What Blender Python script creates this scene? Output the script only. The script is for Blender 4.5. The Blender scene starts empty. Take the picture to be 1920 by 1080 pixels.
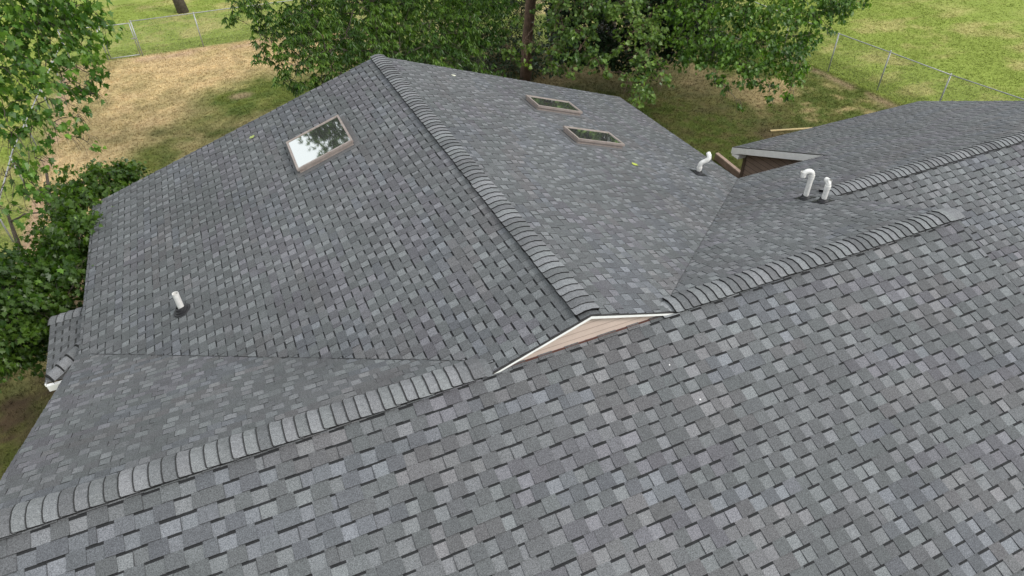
import bpy, math, random
import numpy as np
from mathutils import Vector, Matrix

S = bpy.context.scene
COL = S.collection
R = math.radians
rnd = random.Random(7)
rng = np.random.default_rng(11)

# ------------------------------------------------------------------ camera
yaw, pitch, roll = 0.410777, 0.679784, -0.016275
cyw, syw, cp, sp = math.cos(yaw), math.sin(yaw), math.cos(pitch), math.sin(pitch)
fwd = Vector((syw*cp, cyw*cp, -sp)); rgt = Vector((cyw, -syw, 0)); upv = rgt.cross(fwd)
r2 = math.cos(roll)*rgt + math.sin(roll)*upv
u2 = -math.sin(roll)*rgt + math.cos(roll)*upv
cd = bpy.data.cameras.new('camera'); cam = bpy.data.objects.new('camera', cd); COL.objects.link(cam)
M = Matrix((r2, u2, -fwd)).transposed().to_4x4(); M.translation = Vector((-3.44626, -5.52637, 6.0))
cam.matrix_world = M
cd.sensor_width = 36; cd.lens = 1231.97/1920*36; cd.clip_end = 900; cd.clip_start = .05
S.camera = cam

# ------------------------------------------------------------------ world, sun, exposure
SUN = Vector((.48, -.46, .62)).normalized()
el = math.asin(SUN.z); az = math.atan2(SUN.x, SUN.y)
W = bpy.data.worlds.new('World'); S.world = W; W.use_nodes = True
nt = W.node_tree; nt.nodes.clear()
o = nt.nodes.new('ShaderNodeOutputWorld'); bg = nt.nodes.new('ShaderNodeBackground')
sky = nt.nodes.new('ShaderNodeTexSky'); sky.sky_type = 'NISHITA'; sky.sun_disc = False
sky.sun_elevation = el; sky.sun_rotation = az
mix = nt.nodes.new('ShaderNodeMixRGB'); mix.inputs[0].default_value = .86
mix.inputs[2].default_value = (9.3, 9.6, 9.8, 1)
nt.links.new(sky.outputs[0], mix.inputs[1]); nt.links.new(mix.outputs[0], bg.inputs[0])
bg.inputs[1].default_value = .1
nt.links.new(bg.outputs[0], o.inputs[0])
ld = bpy.data.lights.new('sun', 'SUN'); ld.energy = 1.55; ld.angle = R(16); ld.color = (1, .96, .9)
lo = bpy.data.objects.new('sun', ld); COL.objects.link(lo)
lo.rotation_euler = SUN.to_track_quat('Z', 'Y').to_euler(); lo.location = (20, -10, 30)
S.view_settings.view_transform = 'Standard'; S.view_settings.look = 'None'
S.view_settings.exposure = .62; S.view_settings.gamma = 1; S.view_settings.use_curve_mapping = False

# ------------------------------------------------------------------ helpers
def link(ob, parent=None):
    COL.objects.link(ob)
    if parent: ob.parent = parent
    return ob
def tag(ob, label=None, cat=None, group=None, kind=None):
    for k, v in (('label', label), ('category', cat), ('group', group), ('kind', kind)):
        if v: ob[k] = v
    return ob
def empty(name, loc, label, cat, group=None):
    e = bpy.data.objects.new(name, None); COL.objects.link(e); e.location = loc; e.empty_display_size = .2
    return tag(e, label, cat, group)
class MB:
    """collects polygons with a colour per face"""
    def __init__(s): s.v = []; s.f = []; s.c = []
    def poly(s, pts, col=(1, 1, 1)):
        n = len(s.v); s.v += [tuple(p) for p in pts]; s.f.append(tuple(range(n, n+len(pts)))); s.c.append(col)
    def box(s, a, b, col=(1, 1, 1)):
        x0, y0, z0 = a; x1, y1, z1 = b
        P = [(x, y, z) for z in (z0, z1) for y in (y0, y1) for x in (x0, x1)]
        s.hexa([P[i] for i in (0, 1, 3, 2, 4, 5, 7, 6)], col)
    def hexa(s, P, col=(1, 1, 1)):
        for q in ((3, 2, 1, 0), (4, 5, 6, 7), (0, 1, 5, 4), (1, 2, 6, 5), (2, 3, 7, 6), (3, 0, 4, 7)):
            s.poly([P[i] for i in q], col)
    def beam(s, a, b, w, h, col=(1, 1, 1), up=(0, 0, 1)):
        a = Vector(a); b = Vector(b); d = (b-a).normalized(); sd = d.cross(Vector(up)).normalized(); u = sd.cross(d)
        P = [p + sd*sx*w/2 + u*uz*h/2 for p in (a, b) for sx, uz in ((-1, -1), (1, -1), (1, 1), (-1, 1))]
        s.hexa(P, col)
    def prism(s, prof, axis, t0, t1, col=(1, 1, 1)):
        def P(p, t): return (t, p[0], p[1]) if axis == 0 else (p[0], t, p[1])
        n = len(prof)
        s.poly([P(p, t0) for p in prof], col); s.poly([P(p, t1) for p in reversed(prof)], col)
        for i in range(n):
            a, b = prof[i], prof[(i+1) % n]
            s.poly([P(b, t0), P(a, t0), P(a, t1), P(b, t1)], col)
    def tube(s, pts, rad, n=8, col=(1, 1, 1), cap=True):
        pts = [Vector(p) for p in pts]
        if not hasattr(rad, '__len__'): rad = [rad]*len(pts)
        rings = []; ref = None
        for i, p in enumerate(pts):
            d = (pts[min(i+1, len(pts)-1)] - pts[max(i-1, 0)]).normalized()
            if ref is None: ref = d.orthogonal().normalized()
            ref = (ref - d*ref.dot(d)).normalized(); b = d.cross(ref)
            k = len(s.v)
            for j in range(n):
                t = 2*math.pi*j/n; s.v.append(tuple(p + (ref*math.cos(t)+b*math.sin(t))*rad[i]))
            rings.append(k)
        for a, b2 in zip(rings, rings[1:]):
            for j in range(n):
                j2 = (j+1) % n; s.f.append((a+j, a+j2, b2+j2, b2+j)); s.c.append(col)
        if cap:
            s.f.append(tuple(rings[0]+j for j in reversed(range(n)))); s.c.append(col)
            s.f.append(tuple(rings[-1]+j for j in range(n))); s.c.append(col)
    def build(s, name, mat, parent=None, smooth=False, loc=None):
        me = bpy.data.meshes.new(name)
        v = s.v
        if parent is not None or loc is not None:
            base = Vector(loc) if loc is not None else world_loc(parent)
            v = [(p[0]-base.x, p[1]-base.y, p[2]-base.z) for p in v]
        me.from_pydata(v, [], s.f)
        a = me.attributes.new('tint', 'FLOAT_COLOR', 'FACE')
        a.data.foreach_set('color', [x for c in s.c for x in (c[0], c[1], c[2], 1)])
        if smooth: me.polygons.foreach_set('use_smooth', [True]*len(s.f))
        me.materials.append(mat); me.update()
        ob = bpy.data.objects.new(name, me)
        if loc is not None: ob.location = loc if parent is None else Vector(loc)-world_loc(parent)
        return link(ob, parent)
def world_loc(o):
    l = Vector((0, 0, 0))
    while o is not None: l += Vector(o.location); o = o.parent
    return l

# ------------------------------------------------------------------ materials
def mat(name, col=None, rough=.8, spec=.3, metal=0, noise=None, bump=None, attr=False, stain=None):
    m = bpy.data.materials.new(name); m.use_nodes = True; n = m.node_tree; b = n.nodes['Principled BSDF']
    b.inputs['Roughness'].default_value = rough; b.inputs['Metallic'].default_value = metal
    b.inputs['Specular IOR Level'].default_value = spec
    tc = n.nodes.new('ShaderNodeTexCoord')
    if attr:
        at = n.nodes.new('ShaderNodeAttribute'); at.attribute_name = 'tint'; cur = at.outputs['Color']
    else:
        c = n.nodes.new('ShaderNodeRGB'); c.outputs[0].default_value = (*col, 1); cur = c.outputs[0]
    for spec_ in (noise or []):
        sc, lo_, hi_, det = spec_[:4]
        t = n.nodes.new('ShaderNodeTexNoise'); t.inputs['Scale'].default_value = sc; t.inputs['Detail'].default_value = det
        t.inputs['Roughness'].default_value = .65
        n.links.new(tc.outputs['Object'], t.inputs['Vector'])
        mr = n.nodes.new('ShaderNodeMapRange'); mr.inputs[1].default_value = .3; mr.inputs[2].default_value = .7
        mr.inputs[3].default_value = lo_; mr.inputs[4].default_value = hi_
        n.links.new(t.outputs[0], mr.inputs[0])
        mx = n.nodes.new('ShaderNodeVectorMath'); mx.operation = 'SCALE'
        n.links.new(cur, mx.inputs[0]); n.links.new(mr.outputs[0], mx.inputs['Scale']); cur = mx.outputs[0]
    if stain:
        sc, c2, lo_, hi_ = stain
        t = n.nodes.new('ShaderNodeTexNoise'); t.inputs['Scale'].default_value = sc; t.inputs['Detail'].default_value = 5
        n.links.new(tc.outputs['Object'], t.inputs['Vector'])
        mr = n.nodes.new('ShaderNodeMapRange'); mr.inputs[1].default_value = lo_; mr.inputs[2].default_value = hi_
        mr.inputs[4].default_value = .6
        n.links.new(t.outputs[0], mr.inputs[0])
        mx = n.nodes.new('ShaderNodeMixRGB'); mx.inputs[2].default_value = (*c2, 1)
        n.links.new(mr.outputs[0], mx.inputs[0]); n.links.new(cur, mx.inputs[1]); cur = mx.outputs[0]
    n.links.new(cur, b.inputs['Base Color'])
    if bump:
        t = n.nodes.new('ShaderNodeTexNoise'); t.inputs['Scale'].default_value = bump[0]; t.inputs['Detail'].default_value = 3
        n.links.new(tc.outputs['Object'], t.inputs['Vector'])
        bp = n.nodes.new('ShaderNodeBump'); bp.inputs['Strength'].default_value = bump[1]; bp.inputs['Distance'].default_value = bump[2]
        n.links.new(t.outputs[0], bp.inputs['Height']); n.links.new(bp.outputs[0], b.inputs['Normal'])
    return m
M_SH = mat('asphalt_shingle', rough=.88, spec=.32, attr=True,
           noise=[(95, .50, 1.55, 2), (38, .88, 1.12, 3), (.45, .87, 1.13, 4)], bump=(160, .6, .005))
M_CAP = mat('ridge_cap_shingle', rough=.92, spec=.25, attr=True, noise=[(95, .56, 1.46, 2), (25, .85, 1.14, 3)], bump=(220, .5, .004))
M_WHITE = mat('white_paint', (.84, .84, .83), rough=.5, noise=[(6, .9, 1.03, 4)])
M_PVC = mat('white_plastic', (.76, .75, .72), rough=.4, spec=.4, noise=[(14, .80, 1.06, 5)], stain=(9, (.42, .40, .36), .52, .80))
M_BOOT = mat('black_rubber', (.018, .018, .02), rough=.5, noise=[(40, .8, 1.5, 3)])
M_BEIGE = mat('beige_siding', rough=.6, attr=True, noise=[(3, .92, 1.05, 4), (40, .96, 1.04, 3)])
M_BROWN = mat('brown_siding', rough=.65, attr=True, noise=[(3, .85, 1.12, 4), (60, .9, 1.1, 3)])
M_BTRIM = mat('brown_trim', (.12, .085, .068), rough=.6, noise=[(8, .85, 1.1, 3)])
M_SKF = mat('weathered_aluminium', (.30, .255, .23), rough=.5, metal=.1, noise=[(9, .8, 1.15, 5)], stain=(14, (.17, .10, .07), .56, .75))
M_GLASS = mat('skylight_glass', (.66, .68, .65), rough=.035, metal=.95, stain=(18, (.3, .3, .27), .68, .8))
M_DARKM = mat('dark_metal_edge', (.03, .028, .027), rough=.5)
M_GALV = mat('galvanised_steel', (.36, .37, .37), rough=.45, metal=.5, noise=[(20, .8, 1.15, 3)])
M_WIRE = mat('galvanised_wire', (.24, .25, .25), rough=.5, metal=.4)
M_WOOD = mat('weathered_timber', (.20, .135, .10), rough=.85, noise=[(4, .7, 1.25, 5), (50, .85, 1.15, 3)])
M_PLANK = mat('pale_new_timber', (.50, .39, .20), rough=.8, noise=[(8, .85, 1.1, 3)])
M_BARK = mat('bark', (.135, .09, .066), rough=.95, noise=[(5, .65, 1.35, 5), (35, .7, 1.3, 3)], bump=(26, .9, .03))
M_BARKD = mat('dark_bark', (.085, .070, .055), rough=.95, noise=[(7, .65, 1.4, 5), (40, .7, 1.3, 3)], bump=(30, .9, .02))

def leaf_mat(name, ca, cb, tr=.30):
    m = bpy.data.materials.new(name); m.use_nodes = True; n = m.node_tree; b = n.nodes['Principled BSDF']
    at = n.nodes.new('ShaderNodeAttribute'); at.attribute_name = 'tint'
    sx = n.nodes.new('ShaderNodeSeparateColor'); n.links.new(at.outputs['Color'], sx.inputs[0])
    mx = n.nodes.new('ShaderNodeMixRGB'); mx.inputs[1].default_value = (*ca, 1); mx.inputs[2].default_value = (*cb, 1)
    n.links.new(sx.outputs[0], mx.inputs[0])
    sc = n.nodes.new('ShaderNodeVectorMath'); sc.operation = 'SCALE'
    n.links.new(mx.outputs[0], sc.inputs[0]); n.links.new(sx.outputs[1], sc.inputs['Scale'])
    n.links.new(sc.outputs[0], b.inputs['Base Color'])
    b.inputs['Roughness'].default_value = .42; b.inputs['Specular IOR Level'].default_value = .45
    t = n.nodes.new('ShaderNodeBsdfTranslucent')
    s2 = n.nodes.new('ShaderNodeMixRGB'); s2.blend_type = 'MULTIPLY'; s2.inputs[0].default_value = 1
    s2.inputs[2].default_value = (1.5, 1.6, .55, 1); n.links.new(sc.outputs[0], s2.inputs[1]); n.links.new(s2.outputs[0], t.inputs[0])
    ms = n.nodes.new('ShaderNodeMixShader'); ms.inputs[0].default_value = tr
    n.links.new(b.outputs[0], ms.inputs[1]); n.links.new(t.outputs[0], ms.inputs[2])
    n.links.new(ms.outputs[0], n.nodes['Material Output'].inputs[0])
    return m
# ------------------------------------------------------------------ house dimensions (metres; origin on the main ridge)
H, ZE, G0, YF, PM, PW = .4228, -1.9049, .1254, 10.322, .38514, .33032
YE = -ZE/PM; WX = (H-ZE)/PW; GR = -5.3
E0 = .143                                      # shingle exposure
XR = 6.93                                      # right end of the high roof
YB, XB, XBR, YBE = 2.47, 9.79, 17.5, 8.15      # lower roof: ridge y, left rake x, right rake x, back eave y
ZB = -PM*YB
house = empty('house', (0, 0, GR), 'one storey house under a large grey asphalt shingle roof of crossing gables with skylights', 'house')

def clip(poly, cv):
    """convex clip in 2-D; cv counter-clockwise"""
    out = poly
    for i in range(len(cv)):
        ax, ay = cv[i]; bx, by = cv[(i+1) % len(cv)]
        inp, out = out, []
        if not inp: return []
        def sd(p): return (bx-ax)*(p[1]-ay)-(by-ay)*(p[0]-ax)
        for j in range(len(inp)):
            p, q = inp[j-1], inp[j]; dp, dq = sd(p), sd(q)
            if (dp >= 0) != (dq >= 0):
                t = dp/(dp-dq); out.append((p[0]+t*(q[0]-p[0]), p[1]+t*(q[1]-p[1])))
            if dq >= 0: out.append(q)
    return out
def clipseg(a, b, cv):
    t0, t1 = 0., 1.
    for i in range(len(cv)):
        ax, ay = cv[i]; bx, by = cv[(i+1) % len(cv)]
        f = lambda p: (bx-ax)*(p[1]-ay)-(by-ay)*(p[0]-ax)
        da, db = f(a), f(b)
        if da < 0 and db < 0: return None
        if da < 0: t0 = max(t0, da/(da-db))
        elif db < 0: t1 = min(t1, da/(da-db))
    if t1-t0 < 1e-5: return None
    L = lambda t: (a[0]+t*(b[0]-a[0]), a[1]+t*(b[1]-a[1]))
    return L(t0), L(t1)
def ccw(p):
    a = sum(p[i-1][0]*p[i][1]-p[i][0]*p[i-1][1] for i in range(len(p)))
    return p if a > 0 else p[::-1]

HUES = [(1, 1.0, 1.0), (1, 1.01, 1.01), (.992, 1.006, 1.0), (.992, 1.005, 1.0), (.995, 1.0, 1.012), (1.008, .998, 1.004)]
REG = [(1, 1.0, 1.0), (.985, 1.01, 1.0), (.99, 1.01, 1), (1.03, 1, .99), (.98, 1.0, 1.04), (1.02, .985, 1.03), (1, 1, 1), (.99, 1.01, 1)]
def shade(v, hue=None, r=rnd):
    h = hue or r.choice(HUES)
    return (v*h[0]*.968, v*h[1]*.993, v*h[2]*1.03)
def shingles(name, O, U, V, polys, seed, label=None, E0=.150, TH=.014):
    """laminated shingles: courses of raised teeth and recessed gaps with the printed shadow band, laid on a sloping plane.
    polys: convex (u, v) outlines, v measured up the slope from O"""
    r = random.Random(seed)
    O = Vector(O); U = Vector(U).normalized(); V = Vector(V).normalized(); N = U.cross(V)
    if N.z < 0: N = -N
    polys = [ccw(p) for p in polys]
    m = MB()
    P = lambda u, v, n: O + U*u + V*v + N*n
    for pl in polys:                                        # deck and its edge
        m.poly([P(u, v, -.004) for u, v in pl], (.03, .03, .03))
        for i in range(len(pl)):
            a, b = pl[i-1], pl[i]
            m.poly([P(*a, -.004), P(*b, -.004), P(*b, -.03), P(*a, -.03)], (.03, .03, .03))
    us = [u for p in polys for u, v in p]; vs = [v for p in polys for u, v in p]
    u0, u1, v0, v1 = min(us), max(us), min(vs), max(vs)
    k0 = math.floor(v0/E0); k1 = math.ceil(v1/E0)
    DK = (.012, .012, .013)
    def area(c, n0, va, e, sel, col):
        for pl in polys:
            q = clip(c, pl)
            if len(q) > 2:
                m.poly([P(u, v, n0*(1-.75*(v-va)/e)) for u, v in q], col)
    def lip(a, b, nlo, nhi, col):
        for pl in polys:
            s = clipseg(a, b, pl)
            if s: m.poly([P(*s[0], nlo[0]), P(*s[1], nlo[1]), P(*s[1], nhi[1]), P(*s[0], nhi[0])], col)
    reg = [r.choice(REG) for _ in range(400)]
    for k in range(k0, k1):
        va, vb = k*E0, (k+1)*E0
        ws = E0/.143; SL = 1.0*ws
        u = u0 - SL + ((k*.37 + .02*r.random()) % 1.0)*SL; u -= SL*(u > u0); tooth = True
        cut = u + SL
        wob = r.uniform(-.0015, .0015)
        va += wob
        lot = (.094*r.uniform(.96, 1.04))
        while u < u1:
            w = ws*(r.choice((.135, .15, .15, .155, .165, .15, .145, .225)) if tooth else r.choice((.125, .135, .14, .145, .15, .115)))
            uu = u + w
            if uu > cut-.045*ws: uu = cut
            # batch colour drifting slowly over the roof
            g = reg[(int((u-u0+.31*k+math.sin(k*1.7)*.4)/.8)*7 + int((va-v0+.35*math.sin(u*1.3))/.45)*13) % 400]
            if tooth:
                base = lot*r.choice((.94, .97, .99, 1, 1, 1.02, 1.05, 1.22))
                hue = r.choice(HUES); c = tuple(x*gg for x, gg in zip(shade(base, hue), g))
                area([(u, va), (uu, va), (uu, vb+.004), (u, vb+.004)], TH, va, E0, 0, c)
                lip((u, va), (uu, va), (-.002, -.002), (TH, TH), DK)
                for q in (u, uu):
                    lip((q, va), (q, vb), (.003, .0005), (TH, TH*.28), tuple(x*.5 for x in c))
            else:
                base = lot*r.choice((1.08, 1.25, 1.4, 1.5, 1.62, 1.76, 1.46))
                hue = r.choice(HUES); c = tuple(x*gg for x, gg in zip(shade(base, hue), g))
                vd = vb - r.uniform(.019, .027)*ws
                area([(u, va), (uu, va), (uu, vd), (u, vd)], .0055, va, E0, 0, c)
                vd2 = vd + r.uniform(-.003, .003)
                area([(u, vd), (uu, vd2), (uu, vb+.004), (u, vb+.004)], .0055, va, E0, 0, shade(.016, (1, 1.02, 1.05)))
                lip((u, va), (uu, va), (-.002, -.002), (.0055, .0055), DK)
            if uu >= cut-1e-6:                                    # butt joint between two shingles
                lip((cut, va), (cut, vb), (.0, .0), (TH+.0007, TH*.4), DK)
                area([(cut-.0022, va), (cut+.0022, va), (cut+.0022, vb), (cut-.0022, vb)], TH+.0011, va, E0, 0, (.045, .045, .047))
                cut += SL; u = uu; tooth = r.random() < .35; continue
            u = uu; tooth = not tooth
    ob = m.build(name, M_SH, house)
    if label: ob['label'] = label
    return ob

cm, sm = 1/math.hypot(1, PM), PM/math.hypot(1, PM)
cw, sw = 1/math.hypot(1, PW), PW/math.hypot(1, PW)
LM = math.hypot(1, PM); LW = math.hypot(1, PW)
# main roof front slope: v along (0,1,PM); v = y*LM
shingles('roof_slope', (0, 0, 0), (1, 0, 0), (0, 1, PM), [[(-WX, -5.3*LM), (XR, -5.3*LM), (XR, 0), (-WX, 0)]], 1, 'wide grey shingle slope in the foreground', E0=.178, TH=.018)
# main roof back slope, left of the wing: v up-slope = -y*LM
shingles('roof_slope', (0, 0, 0), (1, 0, 0), (0, -1, PM), [[(-WX, 0), (-H/PW+.0, 0), (-WX, -YE*LM)]], 2, 'narrow grey back slope on the left behind the ridge')
vx = lambda y: (H+PM*y)/PW
shingles('roof_slope', (0, 0, 0), (1, 0, 0), (0, -1, PM),
         [[(H/PW, 0), (XR, 0), (XR, -(XR*PW-H)/PM*LM)],
          [(XR, -YB*LM), (XB, -YB*LM), (XB, -YE*LM-.02), (WX, -YE*LM-.02), (XR, -(XR*PW-H)/PM*LM)],
          [(XB, -YB*LM), (XBR, -YB*LM), (XBR, -YBE*LM), (XB, -YBE*LM)]], 3, 'long grey back slope on the right carrying two vent pipes')
# lower roof, front slope
shingles('roof_slope', (0, YB, ZB), (1, 0, 0), (0, 1, PM), [[(XR-.02, -8*LM), (XBR, -8*LM), (XBR, 0), (XR-.02, 0)]], 4, 'grey front slope of the lower roof at the right', E0=.165, TH=.016)
# wing
d0 = H/PW; d1 = (H+PM*G0)/PW
for sgn, seed, lb in ((-1, 5, 'left slope of the rear wing with one skylight'), (1, 6, 'right slope of the rear wing with two skylights')):
    L = lambda d: -d*LW
    shingles('roof_slope', (0, 0, H), (0, 1, 0), (-sgn, 0, PW),
             [[(0, 0), (YF, 0), (YF, L(WX)), (YE, L(WX)), (0, L(d0))], [(-G0, 0), (0, 0), (0, L(d0)), (-G0, L(d1))]], seed, lb)

# ---- ridge caps
def caps(name, A, B, nl, nr, seed, half=.165, label=None, start=0, lift=.040, dark_lip=.006, base=1.06):
    """cap shingles lapped from A towards B; nl, nr = unit down-slope directions on either side"""
    r = random.Random(seed)
    A = Vector(A); B = Vector(B); D = (B-A); Lg = D.length; D.normalize(); nl = Vector(nl).normalized(); nr = Vector(nr).normalized()
    up = -(nl+nr).normalized()
    m = MB(); n = max(1, int(Lg/.140)); one = n <= 2; n = 1 if one else n
    ts = [-1, -.93, -.55, -.2, 0, .2, .55, .93, 1]
    def prof(t, h, half):
        s = abs(t); d = (nl if t < 0 else nr)
        rd = .016*max(0, 1-s/.25)
        nn = (up - d*up.dot(d)).normalized()
        return d*half*s - up*rd + nn*h
    # vent strip below the caps
    for sd in (-1, 1):
        a = prof(sd*.97, lift-.002, half); b = prof(sd*.97, .0, half); c = prof(0, lift-.006, half)
        m.poly([A+a, B+a, B+b, A+b], (.012, .012, .013)); m.poly([A+a, B+a, B+c, A+c], (.012, .012, .013))
    for k in range(n):
        s0 = k*Lg/n + r.uniform(-.006, .006); ln = Lg if one else .19; s1 = min(s0+ln, Lg+.02)
        lum = base*r.choice((.11, .135, .15, .16, .165, .17, .175, .105)); c = shade(lum, r.choice(((.99, 1.01, .99), (.99, 1.005, 1), (1, 1, 1.0), (1.01, 1.0, 1.0))))
        hf = half + r.uniform(-.006, .006); sh = r.uniform(-.004, .004)
        hA, hB = lift+.022, lift+.001
        def pt(t, front):
            ins = .022 if abs(t) == 1 else (.004 if abs(t) > .9 else 0)
            s = (s0+ins) if front else s1
            return A + D*s + prof(t, hA if front else hB, hf) + nr*sh
        for t0, t1 in zip(ts, ts[1:]):
            a, b, c2, d2 = pt(t0, 1), pt(t1, 1), pt(t1, 0), pt(t0, 0)
            m.poly([a, b, c2, d2], c)
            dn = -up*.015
            m.poly([a-D*dark_lip, b-D*dark_lip, b+dn-D*dark_lip, a+dn-D*dark_lip], (.014, .014, .015)); m.poly([a, b, b-D*dark_lip, a-D*dark_lip], (.03, .03, .03))  # dark strip before each butt: painted shadow line and asphalt edge
        for t in (-1, 1):
            a, d2 = pt(t, 1), pt(t, 0); dn = -up*.012
            m.poly([a, d2, d2+dn, a+dn], (.02, .02, .021))
    ob = m.build(name, M_CAP, house)
    if label: ob['label'] = label
    return ob
F = (0, -1, -PM); K = (0, 1, -PM)
xl = -d1-.05
caps('ridge_cap', (-WX-.02, 0, 0), (-1.50, 0, 0), K, F, 11, label='ridge capping running to the left edge of the roof', dark_lip=.014, lift=.05)
caps('ridge_cap', (1.36, 0, 0), (6.86, 0, 0), K, F, 12, label='ridge capping right of the small gable', dark_lip=.009, lift=.05)
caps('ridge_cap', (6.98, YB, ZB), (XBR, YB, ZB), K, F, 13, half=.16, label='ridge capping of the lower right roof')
caps('ridge_cap', (0, -.06, H), (0, YF+.02, H), (-1, 0, -PW), (1, 0, -PW), 14, label='ridge capping along the rear wing', base=1.18, dark_lip=.003)
# flat lead-in pieces where caps meet the small gable, and the end piece on the right
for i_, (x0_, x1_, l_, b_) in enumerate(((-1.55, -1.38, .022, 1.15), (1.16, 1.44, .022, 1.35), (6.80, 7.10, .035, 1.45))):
    caps('cap_end_piece', (x0_, 0, 0), (x1_, 0, 0), K, F, 40+i_, half=.175, lift=l_, dark_lip=.003, base=b_)
# closed cut valleys: the trimmed edge of the upper layer
for sg, a0 in ((-1, 0), (1, 0)):
    m = MB()
    a = Vector((sg*d0, 0, 0)); b = Vector((sg*WX, YE, ZE)); dd = (b-a).normalized()
    off = Vector((0, 0, .013)); wdt = Vector((-sg, .9, -.02)).normalized()*(.006 if sg < 0 else .0035)
    a = a+dd*.18; b = b-dd*(.30 if sg < 0 else .02)
    m.poly([a+off-wdt, b+off-wdt, b+off+wdt, a+off+wdt], (.035, .035, .037) if sg < 0 else (.06, .06, .062))
    m.build('valley_cut', M_SH, house)

# ---- walls
def wall(name, prof, axis, t0, t1, label=None):
    m = MB(); m.prism(prof, axis, t0, t1, (.16, .115, .092)); o = m.build(name, M_BROWN, house)
    if label: o['label'] = label
def rz(y): return -PM*abs(y)-.06
wall('wall', [(-4.6, GR), (4.62, GR), (4.62, rz(4.62)), (0, -.06), (-4.6, rz(4.6))], 0, -6.85, 6.72)
wz = lambda x: H-PW*abs(x)-.06
wall('wall', [(-6.75, GR), (6.75, GR), (6.75, wz(6.75)), (0, H-.06), (-6.75, wz(6.75))], 1, .6, YF-.25)
bz = lambda y: ZB-PM*abs(y-YB)-.06
wall('wall', [(-5, GR), (4.60, GR), (4.60, bz(4.60)), (YB, ZB-.06), (-5, bz(-5))], 0, 6.73, 10.08)
wall('wall', [(-5.01, GR), (7.9, GR), (7.9, bz(7.9)), (YB, ZB-.06), (-5.01, bz(-5.01))], 0, 10.10, 17.2)
# lap siding on the end wall of the lower roof
m = MB(); z = GR+.02; XS = 10.10
while z < -2.6:
    y0 = 4.64
    zt = z+.15
    ymax = min(7.86, YB+(ZB-.07-zt)/PM)
    if ymax > y0:
        m.poly([(XS-.022, y0, z), (XS-.022, ymax, z), (XS-.006, ymax, zt), (XS-.006, y0, zt)], (.27, .20, .165))
        m.poly([(XS-.022, y0, z), (XS-.022, ymax, z), (XS-.001, ymax, z), (XS-.001, y0, z)], (.03, .022, .018))
        m.poly([(XS-.023, y0, z), (XS-.023, ymax, z), (XS-.023, ymax, z+.012), (XS-.023, y0, z+.012)], (.07, .05, .04))  # dark underside and lower edge: shadow gap painted into each lap
    z = zt
o_ = m.build('siding', M_BROWN, house); o_['label'] = 'dark brown lap siding under the white rake board'
m = MB(); m.box((XS-.035, 7.82, GR), (XS+.06, 7.93, bz(7.93))); m.build('corner_board', M_BTRIM, house)

# ---- small gable face
m = MB(); ys = -.085
def gx(z): return (H-.03-z)/PW
zb = lambda: -PM*abs(ys)
z = -PM*.10-.02; rows = 0
while z < H-.05:
    zt = min(z+.105, H-.04)
    x0, x1 = gx(z), max(gx(zt), .01)
    m.poly([(-x0, ys-.014, z), (x0, ys-.014, z), (x1, ys-.004, zt), (-x1, ys-.004, zt)], (.50, .40, .35))
    m.poly([(-x0, ys-.014, z), (x0, ys-.014, z), (x0, ys, z), (-x0, ys, z)], (.1, .07, .06)); m.poly([(-x0, ys-.0145, z), (x0, ys-.0145, z), (x0, ys-.0142, z+.006), (-x0, ys-.0142, z+.006)], (.24, .18, .155))  # darker lip painted in as the shadow gap between laps
    z = zt
gw = m.build('gable_siding', M_BEIGE, house); gw['label'] = 'pinkish beige lap siding in the low gable triangle'
m = MB(); m.beam((-1.27, -.115, -.036), (1.27, -.115, -.036), .02, .012, up=(0, 0, 1)); m.build('gable_flashing', mat('rust_flashing', (.09, .035, .025), .7), house)
for sg in (-1, 1):
    m = MB(); e = d1-.02
    zt = lambda x: H-PW*abs(x)
    A = (0, -G0-.004, H-.012); B = (sg*e, -G0-.004, zt(e)-.012)
    P = [(0, -G0-.026, H-.052), (sg*e, -G0-.026, zt(e)-.040), (sg*e, -G0+.0, zt(e)-.040), (0, -G0+.0, H-.052),
         (0, -G0-.026, H-.008), (sg*(e+.02), -G0-.026, zt(e+.02)-.006), (sg*(e+.02), -G0, zt(e+.02)-.006), (0, -G0, H-.008)]
    m.hexa(P); m.build('rake_board', M_WHITE, house)
    m = MB(); m.beam((0, -G0-.018, H+.002), (sg*(d1+.03), -G0-.018, zt(d1+.03)+.002), .022, .010); m.build('drip_edge', M_DARKM, house)

# ---- white rake and fascia of the lower roof
m = MB()
def rb(y, z): return (XB-.0, y, ZB-PM*(y-YB)+z)
y0, y1 = YE-.35, YBE+.02
m.hexa([(XB-.028, y0, rb(y0, -.20)[2]), (XB+.0, y0, rb(y0, -.20)[2]), (XB+.0, y1, rb(y1, -.20)[2]), (XB-.028, y1, rb(y1, -.20)[2]),
        (XB-.028, y0, rb(y0, -.012)[2]), (XB+.0, y0, rb(y0, -.012)[2]), (XB+.0, y1, rb(y1, -.012)[2]), (XB-.028, y1, rb(y1, -.012)[2])])
z1 = rb(y1, 0)[2]
m.hexa([(XB-.030, y1-.30, z1-.10), (XB+.26, y1-.30, z1-.10), (XB+.26, y1-.005, z1-.20), (XB-.030, y1-.005, z1-.20),
        (XB-.030, y1-.30, z1+.02), (XB+.26, y1-.30, z1+.02), (XB+.26, y1-.005, z1-.03), (XB-.030, y1-.005, z1-.03)])
m.hexa([(XB-.030, y1-.34, z1-.24), (XB+.26, y1-.34, z1-.24), (XB+.26, y1-.05, z1-.24), (XB-.030, y1-.05, z1-.24),
        (XB-.030, y1-.34, z1-.12), (XB+.26, y1-.34, z1-.12), (XB+.26, y1-.05, z1-.195), (XB-.030, y1-.05, z1-.195)])
o_ = m.build('rake_board', M_WHITE, house); o_['label'] = 'deep white rake board above the brown end wall'
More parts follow.
